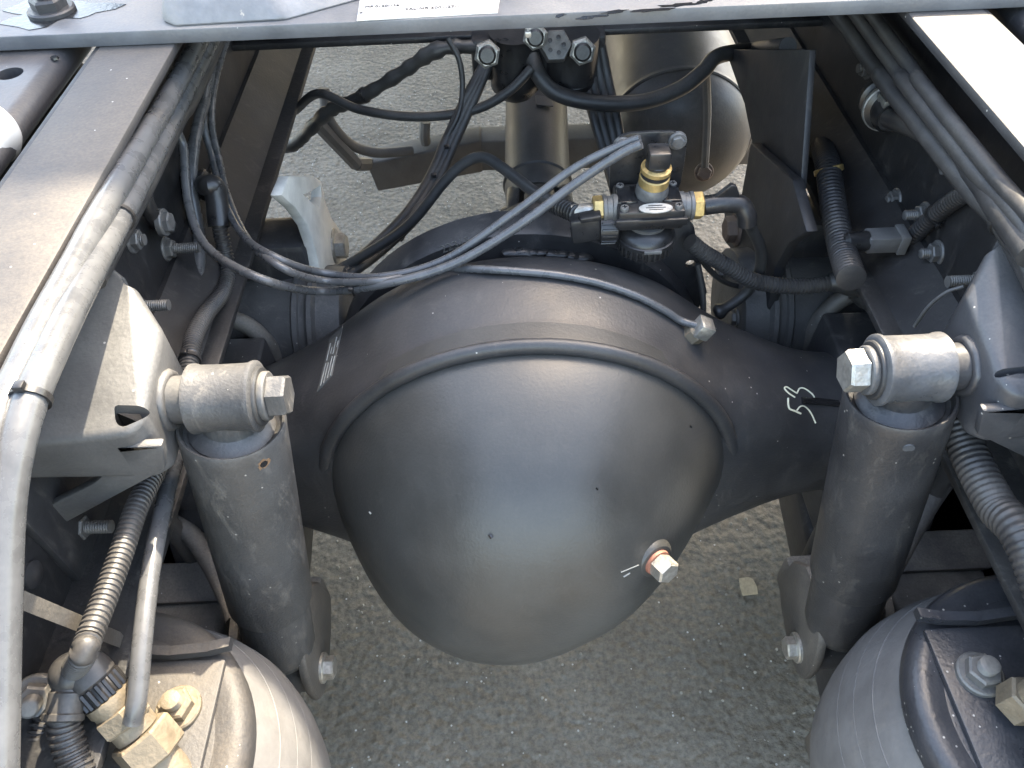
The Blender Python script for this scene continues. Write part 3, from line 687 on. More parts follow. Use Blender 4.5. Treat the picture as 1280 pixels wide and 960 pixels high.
def sbracket(s):
    lab = 'dusty sunlit pressed bracket with triangular slot holding the dusty grey shock absorber' if s < 0 else 'blue-black glossy pressed bracket with arched slot holding the black shock absorber'
    t = thing('shock_bracket', lab, 'bracket', (s * .36, .42, .80), 'shock brackets')
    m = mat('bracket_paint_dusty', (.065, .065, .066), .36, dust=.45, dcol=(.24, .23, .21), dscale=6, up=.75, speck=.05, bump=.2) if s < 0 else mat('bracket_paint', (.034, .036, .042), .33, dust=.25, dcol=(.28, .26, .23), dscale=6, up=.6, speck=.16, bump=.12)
    X = lambda x: s * x
    top = [(wx - .001, .335, .905), (wx - .001, .53, .955), (.362, .49, .948), (.335, .47, .938), (.311, .438, .915), (.309, .362, .902), (.318, .350, .898)]
    bot = [(wx - .001, .335, .868), (wx - .001, .53, .845), (.362, .49, .845), (.335, .47, .845), (.311, .438, .835), (.309, .362, .838), (.318, .350, .842)]
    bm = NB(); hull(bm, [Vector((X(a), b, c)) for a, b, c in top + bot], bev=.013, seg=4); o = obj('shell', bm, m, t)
    inn = [(a + .007 if a < .4 else a - .006, b + (.007 if b < .4 else -.007), c - .007) for a, b, c in top]
    low = [(a, b, .80) for a, b, c in inn]
    c = NB(); hull(c, [Vector((X(a), b, cc)) for a, b, cc in inn + low], bev=.009, seg=3); cut(o, c)
    # slot cut through the rear fold
    c = NB()
    if s < 0: sl = [at(px, py, y=.335) for px, py in ((139, 496), (150, 493), (172, 496), (196, 515), (180, 524), (152, 536), (143, 530))]
    else: sl = [Vector((-p.x, p.y, p.z)) for p in [at(px, py, y=.335) for px, py in ((116, 498), (150, 486), (190, 508), (186, 519), (150, 514), (120, 528))]]
    vd = ray(165, 515).normalized() * .10; vd = Vector((vd.x * -s, vd.y, vd.z)); sl = [p - vd * .4 for p in sl]
    prism(c, sl, vd, bev=.003); cut(o, c)
    # notch in the front upper edge
    c = NB(); lathe(c, [(.008, -.05), (.008, .05)], (X(.336), .474, .94), (0, 0, 1), 20); cut(o, c)
    # lower strut with its arch
    bm = NB(); Yp = .352
    poly = [(-p.x, p.z) for p in [at(px, py, y=Yp) for px, py in ((204, 552), (208, 582), (82, 650), (58, 655), (56, 632), (74, 622), (118, 600), (142, 580), (148, 567), (140, 557), (40, 575), (40, 560))]]
    prism(bm, [Vector((X(a), Yp - .004, b)) for a, b in poly], (0, .008, 0), bev=.002); obj('strut', bm, m, t)
    bm = NB(); box(bm, (X(wx - .002), .40, .80), (.010, .16, .15), bev=.003); obj('back_plate', bm, M_BLACK, t)
    # stub tube and weld
    bm = NB(); lathe(bm, [(.0215, -.004), (.0215, .06)], (X(.289), .40, .876), (s, 0, 0), 36) if False else lathe(bm, [(.0185, -.012), (.0188, -.010), (.0188, .032)], (X(.314), .40, .876), (-s, 0, 0), 36)
    obj('stub_tube', bm, m, t)
    bm = NB(); N = 36; pts = []
    for k in range(N + 1):
        an = 2 * math.pi * k / N; rr = .0205 + random.uniform(-.0012, .0012); pts.append(Vector((X(.3095), .40 + rr * math.cos(an), .876 + rr * math.sin(an))))
    tube(bm, pts, .0042, 8, 2, wob=.25, cap=False); obj('weld', bm, m, t, sharp=80)
    return t
sbracket(-1); sbracket(1)

def airspring(s):
    lab = 'air spring with rusty dusty top plate and pale brass fitting' if s < 0 else 'air spring with clean black top plate and paint spots'
    c = Vector((s * .385, .188, .70)); t = thing('air_spring', lab, 'air spring', (c.x, c.y, .36), 'air springs')
    mt = M_AIRTOP if s < 0 else mat('air_spring_plate_clean', (.018, .020, .025), .28, dust=.12, dcol=(.30, .28, .26), dscale=10, up=.8, speck=.30, bump=.2)
    bm = NB(); lathe(bm, [(.098, -.003), (.1, 0), (.1005, .002), (.104, .0025), (.112, .0035), (.119, .0025), (.1245, -.002), (.127, -.010), (.1265, -.020), (.122, -.024)], c, (0, 0, 1), 72)
    obj('clamp_rim', bm, mt, t)
    bm = NB(); lathe(bm, [(.122, -.02), (.126, -.028), (.135, -.05), (.147, -.085), (.1535, -.12), (.1545, -.16), (.152, -.2), (.142, -.24), (.128, -.26), (.11, -.27), (.10, -.28), (.10, -.34)], c, (0, 0, 1), 80)
    # moulded rings
    obj('bellows', bm, M_BELLOW, t, sharp=50)
    for r_, z_ in ((.1372, -.055), (.1455, -.08), (.1515, -.108)):
        bm = NB(); lathe(bm, [(r_ - .003, z_ + .0016), (r_ - .0001, z_ + .0004), (r_ + .0001, z_ - .0004), (r_ - .003, z_ - .0016)], c, (0, 0, 1), 80); obj('moulding_line', bm, M_BELLOW, t)
    # inner top disc
    bm = NB(); lathe(bm, [(.1015, -.004), (.1015, .0015), (.099, .0022), (0, .0022)], c, (0, 0, 1), 64); obj('top_disc', bm, mt, t)
    # mounting pad with up-turned lip
    x0, x1 = (.300, .410)
    bm = NB(); prism(bm, [(s * .288, .262, .7022), (s * .29, .10, .7022), (s * .41, .06, .7022), (s * .41, .262, .7022)], (0, 0, .006), bev=.002); pad = obj('mounting_pad', bm, mt, t)
    bm = NB(); pts = [Vector((s * x, y, .709)) for x, y in ((.284, .268), (.30, .264), (.33, .262), (.37, .266), (.412, .275))]
    for a_, b2 in zip(pts, pts[1:]): hull(bm, [a_, b2, a_ + Vector((0, .008, 0)), b2 + Vector((0, .008, 0)), a_ + Vector((0, 0, .009)), b2 + Vector((0, 0, .010)), a_ + Vector((0, .008, .009)), b2 + Vector((0, .008, .010))])
    obj('lip', bm, mt, t)
    bolt('bolt', t, (s * .316, .222, .711), (0, 0, 1), .0135, .011, True, M_DBRASS if s < 0 else M_DSTEEL, .009, .4)
    bolt('bolt', t, (s * .316, .105, .711), (0, 0, 1), .0135, .011, True, M_DBRASS if s < 0 else M_DSTEEL, .009, .9)
    # pedestal
    bm = NB(); lathe(bm, [(.085, -.27), (.095, -.29), (.10, -.40), (0, -.40)], c, (0, 0, 1), 48); obj('piston', bm, M_BLACK, t)
    return t
airL, airR = airspring(-1), airspring(1)
# brass inlet on the right air spring
q = at(1268, 882, z=.716)
bm = NB(); lathe(bm, [(.017, 0), (.017, .018), (.015, .020)], q, (.25, 0, 1), hexa=True, rot=.3); lathe(bm, [(.012, .019), (.0125, .03), (.0125, .05)], q, (.25, 0, 1), 20); tag(obj('air_inlet', bm, M_DBRASS, sharp=25), 'dirty brass air fitting screwed into the clean black air spring', 'fitting')

def trailing(s):
    t = thing('suspension_arm', 'dark suspension arm under the dusty grey shock absorber and its air spring' if s < 0 else 'dark suspension arm under the black shock absorber and its air spring', 'suspension arm', (s * .40, .4, .25), 'suspension arms')
    bm = NB(); hull(bm, [Vector((s * x, y, z)) for x, y, z in ((.34, .70, .37), (.46, .70, .37), (.34, .70, .47), (.46, .70, .47), (.33, .30, .30), (.47, .30, .30), (.33, .30, .38), (.47, .30, .38))], bev=.012); obj('beam', bm, M_BLACK, t)
    bm = NB(); hull(bm, [Vector((s * x, y, z)) for x, y, z in ((.31, .08, .27), (.49, .08, .27), (.31, .31, .27), (.49, .31, .27), (.31, .08, .302), (.49, .08, .302), (.31, .31, .34), (.49, .31, .34))], bev=.01); obj('spring_seat', bm, M_DUSTY, t)
    bm = NB(); hull(bm, [Vector((s * x, y, z)) for x, y, z in ((.335, .49, .45), (.48, .49, .45), (.335, .70, .45), (.48, .70, .45), (.345, .50, .50), (.47, .50, .50), (.345, .69, .66), (.47, .69, .66), (.345, .56, .66), (.47, .56, .66))], bev=.012); obj('axle_seat', bm, M_BLACK, t)
    q = at(1165, 742, y=.43); bm = NB(); box(bm, (s * q.x, q.y, q.z - .02), (.13, .10, .09), bev=.012, seg=3); obj('bump_stop_bracket', bm, M_DUSTY, t)
    q = at(1160, 690, y=.47); bm = NB(); box(bm, (s * q.x, q.y, q.z), (.14, .05, .02), rot=Matrix.Rotation(.3, 3, 'X'), bev=.004); obj('cross_strap', bm, M_DUSTY, t)
    for yy in (.50, .70):
        bm = NB(); tube(bm, [(s * .345, yy, .33), (s * .345, yy, .58), (s * .36, yy, .66), (s * .40, yy, .685), (s * .44, yy, .66), (s * .455, yy, .58), (s * .455, yy, .33)], .011, 12, 6); obj('clamp_bolt', bm, M_DUSTY, t)
    return t
trailing(-1); trailing(1)

# stabiliser bars seen behind the shocks
hose('stabiliser_bar', 'curved dusty bar passing behind the dusty grey shock absorber', path((205, 640, .52), (238, 668, .50), (262, 700, .47), (285, 745, .43), (296, 775, .40)), .0125, M_DUSTY, 'stabiliser bar', group='stabiliser bars')
hose('stabiliser_bar', 'curved dark bar passing behind the black shock absorber', path((1225, 570, .54), (1190, 590, .52), (1160, 630, .49), (1125, 690, .44), (1105, 730, .40)), .0125, M_DUSTY, 'stabiliser bar', group='stabiliser bars')

# bushes / cylinders in front of the axle, and V-shaped arm brackets
def chamber(s):
    t = thing('brake_cylinder', 'dark round cylinder behind the axle below the cable loom' if s > 0 else 'dark round cylinder behind the axle below the three grey lines', 'cylinder', (s * .34, .76, .50), 'dark cylinders beside the axle')
    c = Vector((s * .255, .775, .590))
    bm = NB(); lathe(bm, [(r_ * 1.2, t_) for r_, t_ in ((0, 0), (.03, .0), (.066, .001), (.070, .004), (.070, .034), (.072, .036), (.0755, .038), (.0755, .044), (.072, .047), (.071, .05), (.071, .055), (.0745, .057), (.0745, .063), (.071, .066), (.069, .08), (.069, .20), (0, .20))], c, (s, 0, 0), 56); obj('drum', bm, M_SHOCK, t)
    bolt('bolt', t, c + Vector((0, -.045, .028)), (-s, 0, 0), .010, .008, True, M_DSTEEL)
    bolt('bolt', t, c + Vector((0, .04, .034)), (-s, 0, 0), .010, .008, True, M_DSTEEL)
chamber(-1); chamber(1)
def armplate(s):
    t = thing('arm_bracket', 'bracket plate with sunlight painted on as pale colour and large bolt between rail and asphalt' if s < 0 else 'dark bracket plate with large rusty bolt beside the small valve', 'bracket', (s * .30, .85, .53), 'arm brackets')
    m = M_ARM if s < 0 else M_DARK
    x0 = .285
    if s < 0: pxs = ((362, 220), (392, 219), (402, 226), (407, 250), (415, 272), (428, 290), (435, 330), (402, 345), (395, 312), (385, 282), (370, 260), (352, 244))  # outline follows the sunlit patch that the pale colour paints
    else: pxs = ((938, 178), (990, 225), (1008, 290), (985, 305), (968, 335), (958, 390), (938, 440), (924, 440), (928, 330), (905, 302), (905, 265), (925, 250))
    poly = [(p.y, p.z) for p in [at(px, py, x=s * x0) for px, py in pxs]]
    bm = NB(); prism(bm, [Vector((s * x0, y, z)) for y, z in poly], (s * .014, 0, 0), bev=.003); o = obj('plate', bm, m, t)
    if s < 0:
        c = NB(); prism(c, [Vector((-x0 + .05, p.y, p.z)) for p in [at(px, py, x=-x0) for px, py in ((379, 243), (390, 238), (401, 231), (402, 246), (399, 262), (391, 255))]], (-.1, 0, 0)); cut(o, c)
    bm = NB(); prism(bm, [Vector((s * (x0 + .012), y, z)) for y, z in ((.78, .725), (.85, .722), (.90, .66), (.90, .54), (.80, .52), (.78, .62))], (s * .10, 0, 0), bev=.010); obj('web_plate', bm, M_BLACK, t)
    if s > 0:
        bm = NB(); prism(bm, [at(px, py, x=.300) for px, py in ((906, 62), (1012, 62), (1000, 238), (940, 180), (930, 130))], (.008, 0, 0), bev=.002); obj('hanger', bm, M_DARK, t)
    bolt('bolt', t, (s * (x0 - .001), .882, .645), (-s, 0, 0), .019, .016, True, M_STEEL if s < 0 else M_RUST, rot=.2)
armplate(-1); armplate(1)

# ================================================================== VALVE on its bracket
V = at(811, 246, y=.68)   # centre of the valve top
vb = thing('valve_bracket', 'black holed steel bracket carrying the valve in front of the axle', 'bracket', V + Vector((0, .03, -.2)))
bm = NB(); yq = .722
poly = [at(px, py, y=yq) for px, py in ((757, 322), (772, 275), (800, 258), (850, 258), (868, 285), (876, 330), (884, 366), (872, 388), (852, 392), (832, 372), (800, 345), (770, 345))]
prism(bm, poly, (0, .006, 0), bev=.0015); o = obj('plate', bm, M_BLACK, vb)
c = NB(); lathe(c, [(.012, -.03), (.012, .03)], at(822, 352, y=yq), (0, 1, 0), 20); cut(o, c)
c = NB(); lathe(c, [(.006, -.03), (.006, .03)], at(863, 330, y=yq), (0, 1, 0), 20); cut(o, c)
bm = NB(); p = at(825, 345, y=yq); hull(bm, [p + Vector(q_) for q_ in ((-.03, 0, -.01), (.03, 0, -.01), (-.03, .006, -.01), (.03, .006, -.01), (-.045, -.02, -.10), (.03, -.02, -.10), (-.045, .0, -.10), (.03, .0, -.10))], bev=.002); obj('foot', bm, M_BLACK, vb)
vt = thing('air_valve', 'small black air valve with brass solenoid, side nuts and oval label', 'valve', V + Vector((0, 0, -.09)))
bm = NB(); box(bm, V + Vector((0, 0, -.014)), (.082, .062, .028), bev=.004); body = obj('body', bm, M_PLASTIC, vt)
bm = NB(); box(bm, V + Vector((0, -.0325, -.014)), (.088, .006, .010), bev=.0015); obj('rib', bm, M_PLASTIC, body)
for k in (-1, 1):
    bm = NB(); box(bm, V + Vector((k * .027, .004, .001)), (.024, .034, .004), bev=.003); obj('pocket', bm, M_WET, body)
# back plate with rounded top and two screws
bm = NB(); Bp = V + Vector((.001, .034, .020)); poly = []
for k in range(24):
    an = 2 * math.pi * k / 24; poly.append(Bp + Vector((math.copysign(abs(math.cos(an)) ** .45, math.cos(an)) * .046, 0, math.copysign(abs(math.sin(an)) ** .45, math.sin(an)) * .048)))
prism(bm, poly, (0, .005, 0), bev=.0012); obj('back_plate', bm, M_PLASTIC, vt)
for dx, dz in ((-.033, .052), (.033, .055)):
    bolt('bolt', vt, Bp + Vector((dx, -.001, dz - .02)), (0, -1, .0), .0085, .006, True, M_DSTEEL)
for dx, dy in ((-.033, .022), (.033, .022), (-.033, -.024), (.033, -.024)):
    bm = NB(); lathe(bm, [(.0052, -.002), (.0052, .002), (.0045, .0034), (0, .0036)], V + Vector((dx, dy, .001)), (0, 0, 1), 18)
    sc = obj('screw', bm, M_DSTEEL, vt)
    bm = NB(); box(bm, V + Vector((dx, dy, .0043)), (.006, .0014, .0008)); box(bm, V + Vector((dx, dy, .0043)), (.0014, .006, .0007)); obj('cross_slot', bm, M_WET, sc)
# solenoid
sa = Vector((.03, -.10, 1)).normalized(); so = V + Vector((.004, .006, 0))
bm = NB(); lathe(bm, [(.0205, -.003), (.020, .009), (.019, .014), (.0175, .016)], so, sa, 36); obj('solenoid_base', bm, M_DSTEEL, vt)
bm = NB(); lathe(bm, [(.0165, .015), (.0185, .017), (.0185, .028), (.0155, .030), (.0155, .034), (.0185, .036), (.0185, .041), (.014, .043)], so, sa, 36); obj('solenoid', bm, M_BRASS, vt)
bm = NB(); lathe(bm, [(.0156, .0295), (.0175, .0300), (.0175, .0342), (.0156, .0348)], so, sa, 36); obj('band', bm, M_PLASTIC, vt)
bm = NB(); lathe(bm, [(.0, .041), (.014, .0415), (.014, .046), (.012, .048), (0, .048)], so, sa, 28); box(bm, so + sa * .056, (.026, .026, .022), bev=.003); cn = obj('plug', bm, M_PLASTIC, vt)
# side nuts and connectors
for k in (-1, 1):
    X = Vector((k, 0, 0)); c = V + Vector((k * .041, 0, -.016))
    bm = NB(); lathe(bm, [(.0185, -.004), (.0185, .003), (.0165, .004), (.0165, .010), (.018, .011), (.018, .015), (.015, .016)], c, X, 32); obj('port', bm, M_DSTEEL, vt)
    bm = NB(); lathe(bm, [(.0165, .015), (.0175, .016), (.0175, .026), (.016, .0275)], c, X, hexa=True, rot=.2); obj('brass_nut', bm, M_BRASS, vt, sharp=25)
    bm = NB(); lathe(bm, [(.008, .026), (.0085, .028), (.0085, .055)], c, X, 20); obj('port_pipe', bm, M_STEEL if k < 0 else M_PLASTIC, vt)
# lower diaphragm drum
bm = NB(); lathe(bm, [(.024, -.03), (.026, -.030), (.023, -.040), (.022, -.046)], V + Vector((0, -.006, 0)), (0, 0, 1), 36); obj('neck', bm, M_DSTEEL, vt)
bm = NB(); lathe(bm, [(0, -.039), (.020, -.040), (.029, -.044), (.0345, -.050), (.0355, -.054), (.0375, -.055), (.0375, -.060), (.0355, -.061), (.035, -.073), (.033, -.076), (0, -.076)], V + Vector((0, -.008, .006)), (0, 0, 1), 48); dr = obj('diaphragm_drum', bm, M_PLASTIC, vt)
for k in range(15):
    an = R(180 + 12 * k + 6); bm = NB(); box(bm, V + Vector((.0355 * math.cos(an), -.008 + .0355 * math.sin(an), -.061)), (.0035, .0035, .014), rot=Matrix.Rotation(an, 3, 'Z'), bev=.0008); obj('rib', bm, M_PLASTIC, dr)
bm = NB(); box(bm, V + Vector((.004, -.0445, -.0515)), (.022, .003, .005), bev=.001); obj('window', bm, M_GPLASTIC, dr)
bm = NB(); p0 = V + Vector((.004, -.0275, .002)); prism(bm, [p0 + Vector((.0205 * math.cos(2 * math.pi * k / 24), .0095 * math.sin(2 * math.pi * k / 24), 0)) for k in range(24)], (0, 0, .0014)); ol = obj('oval_label', bm, M_ALU, vt)
text_mesh('VALVE', .0001, M_INK, ol, p0, (1, 0, 0), (0, 1, 0)) if False else None
for k in (-1, 0, 1):
    bm = NB(); box(bm, p0 + Vector((0, k * .004, .0016)), (.024 - abs(k) * .007, .0011, .0006)); obj('print_line', bm, M_INK, ol)
# left electrical plug and knurl, right elbow
vt.scale = (.85, .85, .85); vt.location = V + Vector((0, 0, -.09 * .85))
pc = at(731, 280, y=.672); lc = thing('cable_plug', 'black plastic cable plug with knurled ring left of the valve', 'plug', pc)
bm = NB(); box(bm, pc, (.032, .028, .030), rot=Matrix.Rotation(-.15, 3, 'Y'), bev=.004); obj('shell', bm, M_PLASTIC, lc)
bm = NB(); box(bm, pc + Vector((.004, -.012, .018)), (.022, .012, .006), rot=Matrix.Rotation(-.15, 3, 'Y'), bev=.0015); obj('latch', bm, M_PLASTIC, lc)
bm = NB(); lathe(bm, [(.014, .015), (.016, .016), (.016, .034), (.013, .036)], pc + Vector((0, 0, -.006)), (1, 0, 0), 28); kn = obj('knurled_ring', bm, M_PLASTIC, lc)
for k in range(14):
    an = 2 * math.pi * k / 14; bm = NB(); box(bm, pc + Vector((.025, .016 * math.cos(an), -.006 + .016 * math.sin(an))), (.016, .003, .003), rot=Matrix.Rotation(an, 3, 'X'), bev=.0006); obj('knurl', bm, M_PLASTIC, kn)
rc = V + Vector((.080, 0, -.012)); re = thing('elbow_fitting', 'black push-in elbow fitting at the right port of the valve', 'fitting', rc)
bm = NB(); tube(bm, [rc + Vector(q_) for q_ in ((-.02, 0, -.002), (0, 0, 0), (.018, 0, -.003), (.026, -.004, -.012), (.029, -.006, -.024))], .0105, 16); obj('elbow', bm, M_PLASTIC, re)
bm = NB(); prism(bm, [rc + Vector(q_) for q_ in ((-.012, -.003, .008), (.004, -.003, .024), (.010, -.003, .022), (.018, -.003, .004))], (0, .006, 0), bev=.001); obj('latch', bm, M_PLASTIC, re)

# ================================================================== HOSES round the valve and the axle
hA = [Vector((-.405, 1.4, .95)), at(231, 100, x=-.40), at(230, 190, x=-.395), at(237, 262, x=-.385), at(262, 312, x=-.355), at(330, 350, x=-.285), at(400, 364, y=.66), at(475, 356, y=.63), at(560, 333, y=.635), at(640, 288, y=.65), at(720, 229, y=.672), at(775, 193, y=.675), at(802, 180, y=.672)]
o = hose('air_line', 'thick grey nylon line looping low across the axle up to the solenoid plug', hA, .0048, M_HOSEG, 'hose', ties=(.56,))
hC = [Vector((-.41, 1.5, .93)), at(262, 90, x=-.405), at(266, 200, x=-.395), at(297, 285, x=-.345), at(345, 322, x=-.28), at(405, 341, y=.67), at(475, 346, y=.645), at(555, 325, y=.65), at(640, 268, y=.665), at(715, 212, y=.685), at(775, 182, y=.685), at(800, 173, y=.680)]
hose('air_line', 'upper grey nylon line running side by side with the loop to the solenoid plug', hC, .0043, M_HOSEG, 'hose')
hB = [Vector((-.402, 1.5, .91)), at(272, 90, x=-.40), at(276, 210, x=-.385), at(306, 293, x=-.335), at(350, 333, x=-.272), at(405, 351, y=.655), at(475, 351, y=.632)]
for px, py in ((540, 342), (600, 341), (650, 344), (700, 349), (745, 358), (790, 373), (826, 391), (848, 404)):
    q, n = hit(T_HOU, px, py, .0052); hB.append(q if q is not None else at(px, py, y=.62))
hB.append(ft[0] + ft[1] * .02)
hose('brake_line', 'grey line lying along the axle arch and ending at the small bright fitting', hB, .0042, M_HOSEG, 'hose')
hB2 = [at(760, 345, y=.675), at(800, 352, y=.66), at(830, 378, y=.64), at(852, 402, y=.62)]
hose('brake_line', 'short dark line behind the grey one, reaching the same bright fitting', hB2, .0042, M_RUBBER)
# black hoses further forward
hose('air_hose', 'black hose sagging in a shallow curve left of the propeller shaft', [Vector((-.425, 1.2, .69)), Vector((-.375, 1.15, .705))] + path((398, 117, 1.08), (450, 137, 1.05), (520, 146, 1.03), (590, 138, 1.02), (635, 115, 1.02), (665, 85, 1.03)), .0068, M_RUBBER)
hose('taped_harness', 'lumpy taped wiring harness slanting up to the cross plate', [Vector((-.425, 1.16, .64)), Vector((-.375, 1.13, .662))] + path( (410, 140, 1.1), (450, 122, 1.09), (500, 92, 1.08), (548, 62, 1.07), (600, 58, 1.08), (640, 50, 1.1)), .0105, M_RUBBER, 'wiring', wob=.35, ties=(.45,))
hose('thin_cable', 'thin black cable hanging in a bow beside the slanting hose bundle', path((560, 48, 1.05), (574, 75, 1.04), (578, 110, 1.03), (572, 145, 1.01), (552, 185, .99), (530, 250, .94), (500, 300, .88)), .0040, M_RUBBER, 'cable')
for k, (dx, lab) in enumerate(((-9, 'first of three black hoses tied into the slanting bundle, nearest the thin cable'), (0, 'middle black hose of the slanting bundle, ending at the bright hex fitting'), (9, 'last black hose of the slanting bundle, on the propeller shaft side'))):
    hose('air_hose', lab, path((612 + dx * .25, 72, 1.06), (590 + dx * .6, 118, 1.03), (565 + dx * .7, 172, 1.0), (543 + dx * .7, 222, .96), (515 + dx, 268, .91), (470 + dx, 312, .86), (425 + dx, 345, .80), (380 + dx, 372, .78)), .0068, M_RUBBER, ties=((.33, .43) if k == 1 else ()))
hose('air_hose', 'black hose bending over sharply beside the shaft to the cable plug', path((395, 352, .82), (450, 322, .82), (510, 282, .83), (555, 228, .84), (582, 203, .84), (606, 197, .83), (635, 215, .80), (668, 240, .75), (700, 258, .70), (722, 267, .675)), .0068, M_RUBBER)
hose('ribbed_sleeve', 'short ribbed rubber sleeve where the bent hose meets the cable plug', path((692, 254, .71), (704, 260, .695), (722, 268, .675)), .0095, M_PLASTIC, 'sleeve', rib=(.005, .0009))
hose('air_hose', 'thick black hose in a deep bow before the grey air tank', path((664, 70, 1.05), (674, 95, 1.03), (695, 116, 1.02), (740, 128, 1.01), (800, 128, 1.02), (848, 112, 1.04), (878, 90, 1.06), (898, 70, 1.09), (945, 62, 1.13), (985, 58, 'x', .33)), .0112, M_RUBBER)
for k, (dx, lab) in enumerate(((-13, 'black line nearest the shaft in the hanging bunch behind the valve'), (-4, 'second black line from the shaft in the hanging bunch behind the valve'), (6, 'third black line from the shaft in the hanging bunch behind the valve'), (15, 'black line nearest the air tank in the hanging bunch behind the valve'))):
    hose('air_hose', lab, path((738 + dx * .8, 50, 1.08), (745 + dx, 100, 1.06), (756 + dx, 150, 1.02), (768 + dx * .8, 200, .98), (782 + dx * .6, 260, .9), (800 + dx * .5, 330, .80)), .0072, M_RUBBER)
hose('air_hose', 'black hose curling down from the elbow fitting right of the valve', [rc + Vector((.028, -.006, -.022))] + path((938, 283, .70), (951, 312, .71), (948, 342, .72), (930, 368, .72), (905, 386, .71), (893, 391, .71)), lambda t: .0068 if t < .82 else .0068 + .004 * math.sin((t - .82) / .18 * math.pi) , M_RUBBER)
hose('thin_cable', 'thin black cable dropping from the valve bracket to a copper nut', path((872, 330, .70), (878, 365, .69), (879, 392, .68), (880, 402, .675)), .0038, M_RUBBER, 'cable')
q = at(879, 405, y=.672); bm = NB(); lathe(bm, [(.008, -.012), (.0085, -.010), (.0085, .010), (.007, .012)], q, (.1, -.1, 1), hexa=True); tag(obj('copper_nut', bm, M_RUST, sharp=25), 'small rusty copper-coloured nut behind the axle below the valve', 'nut')
hose('thin_cable', 'thin double cable arching under the corrugated loom', path((866, 308, .71), (885, 335, .72), (905, 352, .74), (930, 358, .76), (960, 352, .79)), .0035, M_RUBBER, 'cable')

# right side corrugated loom
hose('conduit', 'corrugated black loom sweeping from the valve to the taped junction', path((862, 302, .70), (880, 316, .70), (910, 333, .70), (945, 352, .70), (1000, 358, .70), (1050, 352, .70)), .0092, M_CONDUIT, 'loom', rib=(.0045, .0007), seg=14)
j = at(1068, 352, y=.70)
hose('junction_sleeve', 'bulging taped junction where three looms meet', [j + Vector(q_) for q_ in ((-.03, 0, 0), (-.012, 0, .004), (.01, 0, .0), (.028, 0, .006))], lambda t: .011 + .010 * math.sin(math.pi * t), M_RUBBER, 'junction', wob=.1)
hose('conduit', 'corrugated loom climbing from the taped junction to the rail bundle', path((1075, 352, .70), (1110, 328, .69), (1140, 297, .68), (1170, 268, .66), (1205, 243, .63), (1232, 240, .60), (1250, 250, .57)), .0095, M_CONDUIT, 'loom', rib=(.005, .0004), seg=14, ties=(.5,))
hose('conduit', 'thick taped loom going down from the junction behind the bright bolt head', path((1070, 358, .70), (1095, 378, .69), (1120, 405, .67), (1150, 440, .63), (1180, 490, .57), (1200, 540, .50)), .0165, M_RUBBER, 'loom', wob=.18, seg=14, ties=(.35,))
hose('conduit', 'thin loom descending beside the thick taped one', path((1085, 345, .72), (1125, 372, .71), (1160, 405, .68), (1190, 440, .64)), .010, M_RUBBER, 'loom', wob=.12)
hose('conduit', 'dark vertical loom with brass ring hanging down inside the rail', path((1020, 172, 'x', .412), (1028, 185, 'x', .39), (1033, 200, 'x', .365), (1036, 215, 'x', .355), (1042, 260, 'x', .343), (1052, 310, 'x', .332), (1064, 348, 'x', .318)), .0145, M_CONDUIT, 'loom', rib=(.006, .0006), seg=14)
q = at(1036, 213, x=.355); bm = NB(); lathe(bm, [(.0155, -.004), (.0172, -.003), (.0172, .003), (.0155, .004)], q, (.15, -.5, -.6), 28); tag(obj('brass_ring', bm, M_BRASS), 'small brass ring round the dark vertical loom', 'ring')
pl_ = at(1088, 301, x=.36); sp = thing('sensor_plug', 'grey rectangular sensor plug lying across the dark rail web', 'plug', pl_)
bm = NB(); box(bm, pl_ + Vector((.012, 0, 0)), (.036, .022, .020), bev=.002); obj('plug_body', bm, M_GPLASTIC, sp)
bm = NB(); box(bm, pl_ + Vector((.033, 0, 0)), (.010, .026, .024), bev=.0015); obj('collar', bm, M_GPLASTIC, sp)
bm = NB(); lathe(bm, [(.006, -.026), (.0105, -.022), (.0115, -.006), (.0115, 0)], pl_ + Vector((-.004, 0, 0)), (1, 0, 0), 20); obj('boot', bm, M_PLASTIC, sp)
hose('thin_cable', 'short cable from the grey sensor plug to the vertical loom', path((1064, 301, .76), (1052, 303, .78), (1046, 312, .79)), .005, M_RUBBER, 'cable')
# pipe clamp cluster and rail bundle
cl = at(1108, 135, x=.40); ct = thing('pipe_clamp', 'black ribbed pipe union clamped to the rail web', 'clamp', cl)
dv = (at(1125, 152, x=.38) - at(1085, 95, x=.40)).normalized()
bm = NB(); lathe(bm, [(.02, -.035), (.024, -.033), (.024, -.024), (.019, -.022), (.019, -.010), (.025, -.008), (.025, .004), (.019, .006), (.021, .02), (.016, .03)], cl, dv, 32); obj('union', bm, M_PLASTIC, ct)
bm = NB(); lathe(bm, [(.0255, -.004), (.0265, -.003), (.0265, .003), (.0255, .004)], cl, dv, 32); box(bm, cl + Vector((-.014, -.016, .018)), (.008, .02, .008), bev=.001); obj('band', bm, M_STEEL, ct)
hose('air_hose', 'dark hose leaving the ribbed union and joining the rail bundle', path((1112, 148, 'x', .385), (1150, 162, 'x', .372), (1190, 190, 'x', .362), (1225, 225, 'x', .352), (1250, 262, 'x', .345), (1290, 320, 'x', .338)), .0105, M_CONDUIT)
